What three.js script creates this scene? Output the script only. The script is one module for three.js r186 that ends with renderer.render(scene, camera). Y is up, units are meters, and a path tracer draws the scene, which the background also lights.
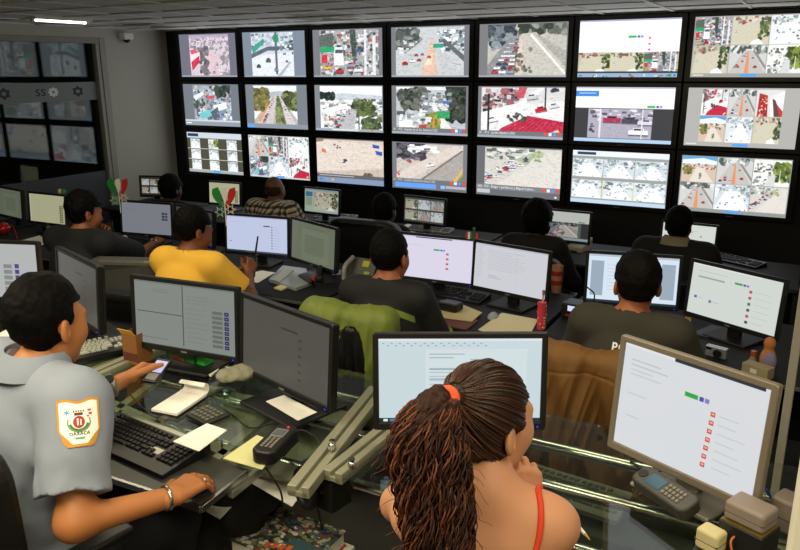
import * as THREE from 'three';
import { RoundedBoxGeometry } from 'three/addons/geometries/RoundedBoxGeometry.js';
import { mergeGeometries, toCreasedNormals } from 'three/addons/utils/BufferGeometryUtils.js';
import { ImprovedNoise } from 'three/addons/math/ImprovedNoise.js';
import { RectAreaLightUniformsLib } from 'three/addons/lights/RectAreaLightUniformsLib.js';

// ---------------------------------------------------------------- camera, light, exposure
const scene = new THREE.Scene();
scene.background = new THREE.Color(0x000000);
const V = (x, y, z) => new THREE.Vector3(x, y, z);
const F_PX = 742.86, YAW = 0.4996, PITCH = 0.2727, ROLL = -0.006;
const EYE = V(3.5275, 2.30, 7.111);
const camera = new THREE.PerspectiveCamera(2 * Math.atan(275 / F_PX) * 180 / Math.PI, 800 / 550, 0.05, 60);
camera.position.copy(EYE);
camera.rotation.set(-PITCH, YAW, ROLL, 'YXZ');
scene.add(camera);
const renderer = new THREE.WebGLRenderer({ antialias: true });
renderer.toneMapping = THREE.LinearToneMapping;
renderer.toneMappingExposure = 1.0;
renderer.shadowMap.enabled = true;
RectAreaLightUniformsLib.init();

// ceiling troffers: [x, z, long side along x, strength]; only those behind and above the two near rows are switched on
const LAMP_COLOR = 0xfff1cf;
const TROFFERS = [
  [0.45, 4.55, 1.2, 6], [2.75, 4.75, 1.2, 6], [0.75, 6.55, 1.2, 17], [2.35, 6.75, 1.2, 17], [4.0, 6.2, 1.2, 9],
];
const SCREEN_SPILL = 0.5;      // RectAreaLight strength in front of every video wall panel

// ---------------------------------------------------------------- photo pixel -> world
camera.updateMatrixWorld(true);
const CX = V(1, 0, 0).applyQuaternion(camera.quaternion), CY = V(0, 1, 0).applyQuaternion(camera.quaternion), CZ = V(0, 0, -1).applyQuaternion(camera.quaternion);
const ray = (px, py) => CZ.clone().addScaledVector(CX, (px - 400) / F_PX).addScaledVector(CY, -(py - 275) / F_PX);
const atY = (px, py, y) => { const d = ray(px, py); return EYE.clone().addScaledVector(d, (y - EYE.y) / d.y); };
const atZ = (px, py, z) => { const d = ray(px, py); return EYE.clone().addScaledVector(d, (z - EYE.z) / d.z); };
const atX = (px, py, x) => { const d = ray(px, py); return EYE.clone().addScaledVector(d, (x - EYE.x) / d.x); };
const atD = (px, py, depth) => EYE.clone().addScaledVector(ray(px, py), depth);

// ---------------------------------------------------------------- small tools
let seed = 7;
const rnd = () => { seed = (seed * 1664525 + 1013904223) >>> 0; return seed / 4294967296; };
const rr = (a, b) => a + (b - a) * rnd();
const R = d => d * Math.PI / 180;
const noise = new ImprovedNoise();
const used = {};
const numbered = n => { const k = used[n] = (used[n] ?? -1) + 1; return k ? n + '_' + String(k).padStart(3, '0') : n; };
const mat = (color, roughness = 0.6, extra = {}) => new THREE.MeshStandardMaterial({ color, roughness, ...extra });
const phys = (color, roughness, extra) => new THREE.MeshPhysicalMaterial({ color, roughness, ...extra });
function shade(o) { o.traverse(c => { if (c.isMesh) { c.castShadow = true; c.receiveShadow = true; } }); return o; }
function norm(g) { let q = g.index ? g.toNonIndexed() : g; for (const k of Object.keys(q.attributes)) if (!['position', 'normal', 'uv'].includes(k)) q.deleteAttribute(k); if (!q.attributes.uv) q.setAttribute('uv', new THREE.BufferAttribute(new Float32Array(q.attributes.position.count * 2), 2)); if (!q.attributes.normal) q.computeVertexNormals(); return q; }
const join = gs => gs.length === 1 ? gs[0] : mergeGeometries(gs.map(norm));
function part(name, geo, m, parent, label) {
  const o = new THREE.Mesh(Array.isArray(geo) ? join(geo) : geo, m); o.name = name; if (label) o.userData.label = label;
  parent.add(o); return shade(o);
}
function tag(o, label, category, group) { o.userData.label = label; o.userData.category = category; if (group) o.userData.group = group; return o; }
function thing(name, label, category, pos = [0, 0, 0], turn = 0, group) {
  const o = new THREE.Group(); o.name = numbered(name); scene.add(o);
  if (pos.isVector3) o.position.copy(pos); else o.position.set(...pos);
  o.rotation.y = turn; return tag(o, label, category, group);
}
function solo(name, geo, m, label, category, pos, turn = 0, group) {
  const o = new THREE.Mesh(Array.isArray(geo) ? join(geo) : geo, m); o.name = numbered(name); scene.add(o);
  if (pos) { if (pos.isVector3) o.position.copy(pos); else o.position.set(...pos); } o.rotation.y = turn; shade(o); return tag(o, label, category, group);
}
function struct(name, geo, m, parent = scene) {
  const o = new THREE.Mesh(Array.isArray(geo) ? join(geo) : geo, m); o.name = name; parent.add(o); shade(o); o.userData.kind = 'structure'; return o;
}
// geometry helpers (all return geometries)
function bx(x0, x1, y0, y1, z0, z1, r = 0, seg = 2) {
  const w = x1 - x0, h = y1 - y0, d = z1 - z0;
  const g = r ? new RoundedBoxGeometry(w, h, d, seg, Math.min(r, w / 2.01, h / 2.01, d / 2.01)) : new THREE.BoxGeometry(w, h, d);
  return g.translate((x0 + x1) / 2, (y0 + y1) / 2, (z0 + z1) / 2);
}
const arr = p => p.isVector3 ? p : V(...p);
function cyl(a, b, r0, r1 = r0, seg = 14) {
  a = arr(a); b = arr(b); const d = b.clone().sub(a), L = d.length();
  const g = new THREE.CylinderGeometry(r1, r0, L, seg); g.translate(0, L / 2, 0);
  g.applyQuaternion(new THREE.Quaternion().setFromUnitVectors(V(0, 1, 0), d.normalize())); return g.translate(a.x, a.y, a.z);
}
function tube(pts, r, seg = 24, rad = 7, closed = false) {
  return new THREE.TubeGeometry(new THREE.CatmullRomCurve3(pts.map(arr), closed), seg, r, rad, closed);
}
function bar(a, b, w, h) {                      // rectangular bar between two points, w across, h up
  a = arr(a); b = arr(b); const d = b.clone().sub(a), L = d.length(); d.normalize();
  const x = V(0, 1, 0).cross(d).normalize(), y = d.clone().cross(x);
  const g = new RoundedBoxGeometry(w, h, L, 1, Math.min(w, h) * 0.12);
  g.applyMatrix4(new THREE.Matrix4().makeBasis(x, y, d)); const c = a.clone().add(b).multiplyScalar(0.5); return g.translate(c.x, c.y, c.z);
}
function lathe(pts, seg = 20) { return new THREE.LatheGeometry(pts.map(p => new THREE.Vector2(...p)), seg); }
function extr(shape, depth, bevel = 0, seg = 1, curve = 6) {
  return new THREE.ExtrudeGeometry(shape, { depth, bevelEnabled: bevel > 0, bevelThickness: bevel, bevelSize: bevel, bevelSegments: seg, curveSegments: curve });
}
function rrect(w, h, r, cx = 0, cy = 0) {
  const s = new THREE.Shape(), x = cx - w / 2, y = cy - h / 2;
  s.moveTo(x + r, y); s.lineTo(x + w - r, y); s.quadraticCurveTo(x + w, y, x + w, y + r); s.lineTo(x + w, y + h - r); s.quadraticCurveTo(x + w, y + h, x + w - r, y + h);
  s.lineTo(x + r, y + h); s.quadraticCurveTo(x, y + h, x, y + h - r); s.lineTo(x, y + r); s.quadraticCurveTo(x, y, x + r, y); return s;
}
function frameGeo(w, h, side, top, bottom, depth, bevel = 0.002, r = 0.006) {   // picture frame, front at z = 0
  const s = rrect(w - 2 * bevel, h - 2 * bevel, r, 0, h / 2), hole = rrect(w - 2 * side + 2 * bevel, h - top - bottom + 2 * bevel, 0.001, 0, bottom + (h - top - bottom) / 2);
  s.holes.push(hole); return extr(s, depth - 2 * bevel, bevel, 1, 3).translate(0, 0, -depth + bevel);
}
const place = (g, x, y, z, ry = 0, rx = 0, rz = 0) => { g.rotateX(rx); g.rotateZ(rz); g.rotateY(ry); return g.translate(x, y, z); };
// canvas textures
function canvasTex(w, h, draw) {
  const c = document.createElement('canvas'); c.width = w; c.height = h; const g = c.getContext('2d'); draw(g, w, h);
  const t = new THREE.CanvasTexture(c); t.colorSpace = THREE.SRGBColorSpace; t.magFilter = THREE.LinearFilter; t.anisotropy = 4; return t;
}
function noiseTex(n, f, lo, hi, rx = 1, ry = 1, srgb = false) {     // grey tileable-ish noise
  const d = new Uint8Array(n * n * 4);
  for (let y = 0; y < n; y++) for (let x = 0; x < n; x++) { const v = f(x / n, y / n); const g = Math.max(0, Math.min(255, (lo + (hi - lo) * v) * 255)); const i = (y * n + x) * 4; d[i] = d[i + 1] = d[i + 2] = g; d[i + 3] = 255; }
  const t = new THREE.DataTexture(d, n, n); t.wrapS = t.wrapT = THREE.RepeatWrapping; t.magFilter = THREE.LinearFilter; t.minFilter = THREE.LinearMipmapLinearFilter; t.generateMipmaps = true; t.repeat.set(rx, ry); if (srgb) t.colorSpace = THREE.SRGBColorSpace; t.needsUpdate = true; return t;
}
function boxUV(g, s = 1) {          // uv in metres from the dominant axis
  if (g.index) g = g.toNonIndexed(); const p = g.attributes.position, n = g.attributes.normal, uv = new Float32Array(p.count * 2);
  for (let i = 0; i < p.count; i++) { const ax = Math.abs(n.getX(i)), ay = Math.abs(n.getY(i)), az = Math.abs(n.getZ(i)); let u, v; if (ay >= ax && ay >= az) { u = p.getX(i); v = p.getZ(i); } else if (ax >= az) { u = p.getZ(i); v = p.getY(i); } else { u = p.getX(i); v = p.getY(i); } uv[2 * i] = u * s; uv[2 * i + 1] = v * s; }
  g.setAttribute('uv', new THREE.BufferAttribute(uv, 2)); return g;
}
// levels: front row floor 0, middle row 0.2, near row 0.4; every desk top is 0.75 above its floor
const FLOOR = [0, 0.2, 0.4], DESK = [0.75, 0.95, 1.15];
// ---------------------------------------------------------------- the room
const XL = -3.74, XR = 4.75, ZB = 8.3, CEIL = 2.75;
const speck = noiseTex(256, () => rnd(), 0.86, 1, 3, 3, true);
const M = {
  wall: mat(0xb9b7a8, 0.85), ceil: mat(0xfbf9f2, 0.9, { map: speck }), tbar: mat(0xd8d6cc, 0.5), black: mat(0x070708, 0.7), blackGloss: mat(0x0b0b0d, 0.28),
  carpet: mat(0x3a3a37, 0.95), plastic: mat(0x121214, 0.42), darkPlastic: mat(0x0c0c0e, 0.55), grey: mat(0x77787a, 0.5), alu: mat(0xb9bbb2, 0.38, { metalness: 0.75 }), chrome: mat(0xe0e2e0, 0.12, { metalness: 1 }),
  steel: mat(0xc9cac6, 0.22, { metalness: 1 }), white: mat(0xeceadf, 0.7), paper: mat(0xf4f1e2, 0.85), leather: mat(0x0d0d0e, 0.45), greyLeather: mat(0x4a4a46, 0.42), cable: mat(0x0a0a0b, 0.5),
  deskTop: mat(0x070707, 0.7), deskBody: mat(0x1b1c1e, 0.6), silver: mat(0x9a958a, 0.35, { metalness: 0.35 }),
  glass: phys(0xe4f0e8, 0.02, { transmission: 1, thickness: 0, ior: 1.5 }),
};
const T = 0.12;
struct('floor', bx(XL - T, XR + T, -T, 0, -0.3, ZB + T), M.carpet);
struct('platform_middle', boxUV(bx(XL, XR, 0, FLOOR[1], 2.35, ZB, 0.01)), M.carpet);
struct('platform_near', boxUV(bx(XL, XR, FLOOR[1], FLOOR[2], 4.45, ZB, 0.01)), M.carpet);
// ceiling: slab, hanging grid and separate tiles
const ceiling = struct('ceiling', bx(XL - T, XR + T, CEIL + 0.05, CEIL + 0.05 + T, -0.3, ZB + T), M.wall);
{
  const px = 0.61, pz = 0.61, x0 = XL, z0 = -0.1, nx = 14, nz = 14;
  const bars = [];
  for (let i = 0; i <= nx; i++) bars.push(bx(x0 + i * px - 0.012, x0 + i * px + 0.012, CEIL, CEIL + 0.02, z0, z0 + nz * pz));
  for (let k = 0; k <= nz; k++) bars.push(bx(x0, x0 + nx * px, CEIL, CEIL + 0.02, z0 + k * pz - 0.012, z0 + k * pz + 0.012));
  const grid = part('ceiling_grid', bars, M.tbar, ceiling);
  const tile = boxUV(bx(-px / 2 + 0.006, px / 2 - 0.006, 0, 0.018, -pz / 2 + 0.006, pz / 2 - 0.006, 0.003));
  for (let i = 0; i < nx; i++) for (let k = 0; k < nz; k++) {
    const cx = x0 + (i + 0.5) * px, cz = z0 + (k + 0.5) * pz;
    const t = part('ceiling_tile', tile, M.ceil, ceiling); t.position.set(cx, CEIL + 0.008 + rr(0, 0.004), cz); t.rotation.y = (i + k) % 2 ? Math.PI / 2 : 0;
  }
}
struct('wall_front', bx(XL - T, XR + T, 0, CEIL + 0.05, -0.32, -0.2), M.wall);
struct('wall_back', bx(XL - T, XR + T, 0, CEIL + 0.05, ZB, ZB + T), M.wall);
struct('wall_right', bx(XR, XR + T, 0, CEIL + 0.05, -0.2, ZB), M.wall);
// left wall: solid piece by the corner, then a glazed front on a low panel
struct('wall_left', [bx(XL - T, XL, 0, CEIL + 0.05, -0.2, 0.87), bx(XL - T, XL, 2.64, CEIL + 0.05, 0.87, ZB), bx(XL - T, XL, 0, 0.02, 0.87, ZB), bx(XL - T, XL, 0, 2.64, 5.6, ZB)], M.wall);
struct('wall_left_low_panel', bx(XL - 0.08, XL - 0.03, 0.02, 1.14, 1.0, 5.6, 0.004), mat(0x3f4145, 0.5));
struct('trim_1', [bx(XL - 0.09, XL + 0.015, 0, 2.64, 0.87, 0.95, 0.004), bx(XL - 0.07, XL + 0.005, 0, 2.6, 0.95, 1.0, 0.003)], mat(0x98968a, 0.5));
struct('trim_2', [bx(XL - 0.08, XL + 0.01, 2.58, 2.64, 0.95, 5.6, 0.004)], mat(0x8e8c82, 0.5));
{
  const w = struct('window_1', bx(XL - 0.06, XL - 0.05, 1.14, 2.58, 1.0, 3.3), M.glass);
  const film = canvasTex(1024, 112, (g, W, H) => {
    g.fillStyle = '#7d8380'; g.fillRect(0, 0, W, H); g.fillStyle = '#23262a'; g.strokeStyle = '#23262a';
    const emblem = x => { g.save(); g.translate(x, 56); for (let k = 0; k < 6; k++) { g.rotate(Math.PI / 3); g.beginPath(); g.moveTo(0, -36); g.lineTo(15, -18); g.lineTo(6, -8); g.lineTo(-13, -20); g.fill(); } g.beginPath(); g.arc(0, 0, 18, 0, 7); g.lineWidth = 6; g.stroke(); g.restore(); };
    const word = x => { g.font = 'bold 56px sans-serif'; g.fillText('SS', x, 76); g.save(); g.translate(x + 100, 56); g.fillStyle = '#e9ebe4'; for (let k = 0; k < 8; k++) { g.rotate(Math.PI / 4); g.beginPath(); g.ellipse(0, -16, 9, 13, 0, 0, 7); g.fill(); } g.fillStyle = '#7d8380'; g.beginPath(); g.arc(0, 0, 8, 0, 7); g.fill(); g.restore(); };
    word(664); emblem(905); emblem(505); word(264);
  });
  const fm = new THREE.PlaneGeometry(2.3, 0.2); fm.rotateY(Math.PI / 2);
  const f = part('frosted_band', bx(XL - 0.05, XL - 0.047, 1.96, 2.16, 1.0, 3.3), mat(0x8a908d, 0.6), w, 'frosted grey band with lettering');
  const p = part('band_print', fm.translate(XL - 0.0465, 2.06, 2.15), mat(0xffffff, 0.6, { map: film }), w);
  const w2 = struct('window_2', bx(XL - 0.06, XL - 0.05, 1.14, 2.58, 3.34, 5.6), M.glass);
  struct('trim_3', bx(XL - 0.075, XL - 0.035, 1.1, 2.58, 3.3, 3.34), M.alu);
}
// the unlit room behind the glass
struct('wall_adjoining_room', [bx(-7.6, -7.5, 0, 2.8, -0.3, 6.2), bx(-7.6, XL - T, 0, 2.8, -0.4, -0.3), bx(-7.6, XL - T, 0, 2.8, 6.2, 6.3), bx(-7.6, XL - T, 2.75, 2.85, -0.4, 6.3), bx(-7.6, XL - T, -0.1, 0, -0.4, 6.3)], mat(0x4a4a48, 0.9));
// dome camera in the corner, ceiling diffuser, lit tube fitting
{
  const c = thing('security_camera', 'small white dome security camera high on pale wall by the ceiling', 'camera', [XL + 0.001, 2.64, 0.585], Math.PI / 2);
  part('housing', place(bx(-0.075, 0.075, -0.03, 0.05, 0, 0.1, 0.018, 3), 0, 0.02, 0), M.white, c); part('dome', new THREE.SphereGeometry(0.042, 20, 12, 0, 7, Math.PI / 2, Math.PI / 2).translate(0, -0.005, 0.055), M.blackGloss, c);
}
{
  const l = thing('ceiling_light', 'narrow glowing white fluorescent light in ceiling near glass wall', 'light', [-2.575, CEIL - 0.03, 2.335]);
  part('housing', bx(-0.07, 0.07, 0.006, 0.03, -0.3, 0.3, 0.005), M.white, l);
  part('lamp_tube', cyl([0, 0, -0.27], [0, 0, 0.27], 0.013), mat(0xffffff, 0.4, { emissive: 0xf6f0f4, emissiveIntensity: 5 }), l);
  for (const s of [-1, 1]) part('end_cap', bx(-0.018, 0.018, -0.016, 0.01, s * 0.285 - 0.015, s * 0.285 + 0.015, 0.003), M.white, l);
  const a = new THREE.RectAreaLight(0xf6efff, 6, 0.03, 0.54); a.position.set(0, -0.02, 0); a.rotation.x = -Math.PI / 2; l.add(a); a.name = 'tube_glow';
}
function diffuser(x, z, label) {
  const v = thing('ceiling_vent', label, 'vent', [x, CEIL - 0.02, z]);
  for (let k = 0; k < 4; k++) { const r = 0.26 - k * 0.06; const s = rrect(2 * r, 2 * r, 0.01); s.holes.push(rrect(2 * r - 0.05, 2 * r - 0.05, 0.005)); const g = extr(s, 0.006); g.rotateX(Math.PI / 2); part(k ? 'louvre' : 'frame', g.translate(0, 0.02 - (3 - k) * 0.004, 0), mat(0xa9a79c, 0.5), v); }
  return v;
}
diffuser(-0.55, 1.05, 'square louvred air vent in ceiling over the traffic screens'); 
diffuser(-2.85, 1.0, 'square louvred air vent in ceiling near the dome camera');
const OVER = ['the black high-backed chair row', 'the olive-shirted man', 'the chair of grey-shirted man', 'the ponytailed woman', 'the white door frame'];
TROFFERS.forEach(([x, z, w, k], i) => {
  const l = thing('ceiling_panel_light', 'recessed white ceiling panel light above ' + OVER[i], 'light', [x, CEIL - 0.012, z], 0, 'panel lights above the desks');
  part('frame', place(frameGeo(w, 0.6, 0.02, 0.02, 0.02, 0.012), 0, 0.0, -0.3, 0, Math.PI / 2), M.white, l);
  part('lamp_diffuser', bx(-w / 2 + 0.02, w / 2 - 0.02, 0.004, 0.01, -0.28, 0.28), mat(0xffffff, 0.6, { emissive: LAMP_COLOR, emissiveIntensity: 1.2 }), l);
  const a = new THREE.RectAreaLight(LAMP_COLOR, k, w - 0.04, 0.56); a.position.set(0, -0.012, 0); a.rotation.x = -Math.PI / 2; a.name = 'panel_glow'; l.add(a);
});

// white frame close to the lens on the right, slim post behind the near desks
{ const e = atD(794, 500, 1.25); struct('door_1', bx(e.x, e.x + 0.14, FLOOR[2], CEIL + 0.05, e.z - 0.02, e.z + 0.1, 0.004), mat(0xe6e2cf, 0.6)); }
{ const e = atD(788, 370, 2.72); struct('trim_4', bx(e.x, e.x + 0.03, FLOOR[2], CEIL + 0.05, e.z - 0.03, e.z, 0.004), mat(0x9a978a, 0.5)); }
// ---------------------------------------------------------------- video wall
struct('wall_front_panel', [bx(XL, XR, 0, CEIL, -0.2, -0.1, 0)], M.black);
const SW = 0.886, SH = 0.4984, PX = 0.9957, PY = 0.5871, ROW2 = EYE.y - 0.4921 * SW;
// ---- painters for camera pictures: every scene fills the box x,y,w,h
const P = (g, c, pts) => { g.fillStyle = c; g.beginPath(); pts.forEach((p, i) => i ? g.lineTo(p[0], p[1]) : g.moveTo(p[0], p[1])); g.closePath(); g.fill(); };
const pick = a => a[Math.floor(rnd() * a.length)];
function clip(g, x, y, w, h, f) { g.save(); g.beginPath(); g.rect(x, y, w, h); g.clip(); g.translate(x, y); g.scale(w / 100, h / 75); f(); const k = Math.round(w * h / 26); for (let i = 0; i < k; i++) { const v = rnd() < 0.62 ? 255 : 40; g.fillStyle = `rgba(${v},${v},${v},${rr(0.02, 0.1)})`; g.fillRect(rr(0, 100), rr(0, 75), rr(0.8, 4), rr(0.6, 2.4)); } g.restore(); }   // inside: 100 x 75 units
function blobs(g, n, x0, x1, y0, y1, r, cols) { for (let i = 0; i < n; i++) { g.fillStyle = pick(cols); g.beginPath(); g.ellipse(rr(x0, x1), rr(y0, y1), r * rr(0.5, 1.3), r * rr(0.4, 1), rr(0, 3), 0, 7); g.fill(); } }
function bits(g, n, x0, x1, y0, y1, s, cols) { for (let i = 0; i < n; i++) { g.fillStyle = pick(cols); g.fillRect(rr(x0, x1), rr(y0, y1), s * rr(0.5, 1.6), s * rr(0.4, 1.2)); } }
function car(g, x, y, s, c, a = 0) { g.save(); g.translate(x, y); g.rotate(a); g.fillStyle = 'rgba(30,30,40,.55)'; g.fillRect(-s, s * 0.25, 2 * s, s * 0.4); g.fillStyle = c; g.fillRect(-s, -s * 0.35, 2 * s, s * 0.75); g.fillRect(-s * 0.55, -s * 0.7, s * 1.1, s * 0.5); g.fillStyle = '#2a3038'; g.fillRect(-s * 0.45, -s * 0.6, s * 0.9, s * 0.28); g.restore(); }
const CARS = ['#f2f2f4', '#f7f7f7', '#b22b35', '#3b4252', '#8d94a0', '#d7dadf', '#c93a3a'], LEAF = ['#3c4a34', '#55633c', '#2c3629', '#6c7747', '#44553f'], CITY = ['#d9dadf', '#eef0f3', '#9aa0a8', '#b8a79b', '#72767d', '#c9cdd6', '#3f444a'];
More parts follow.
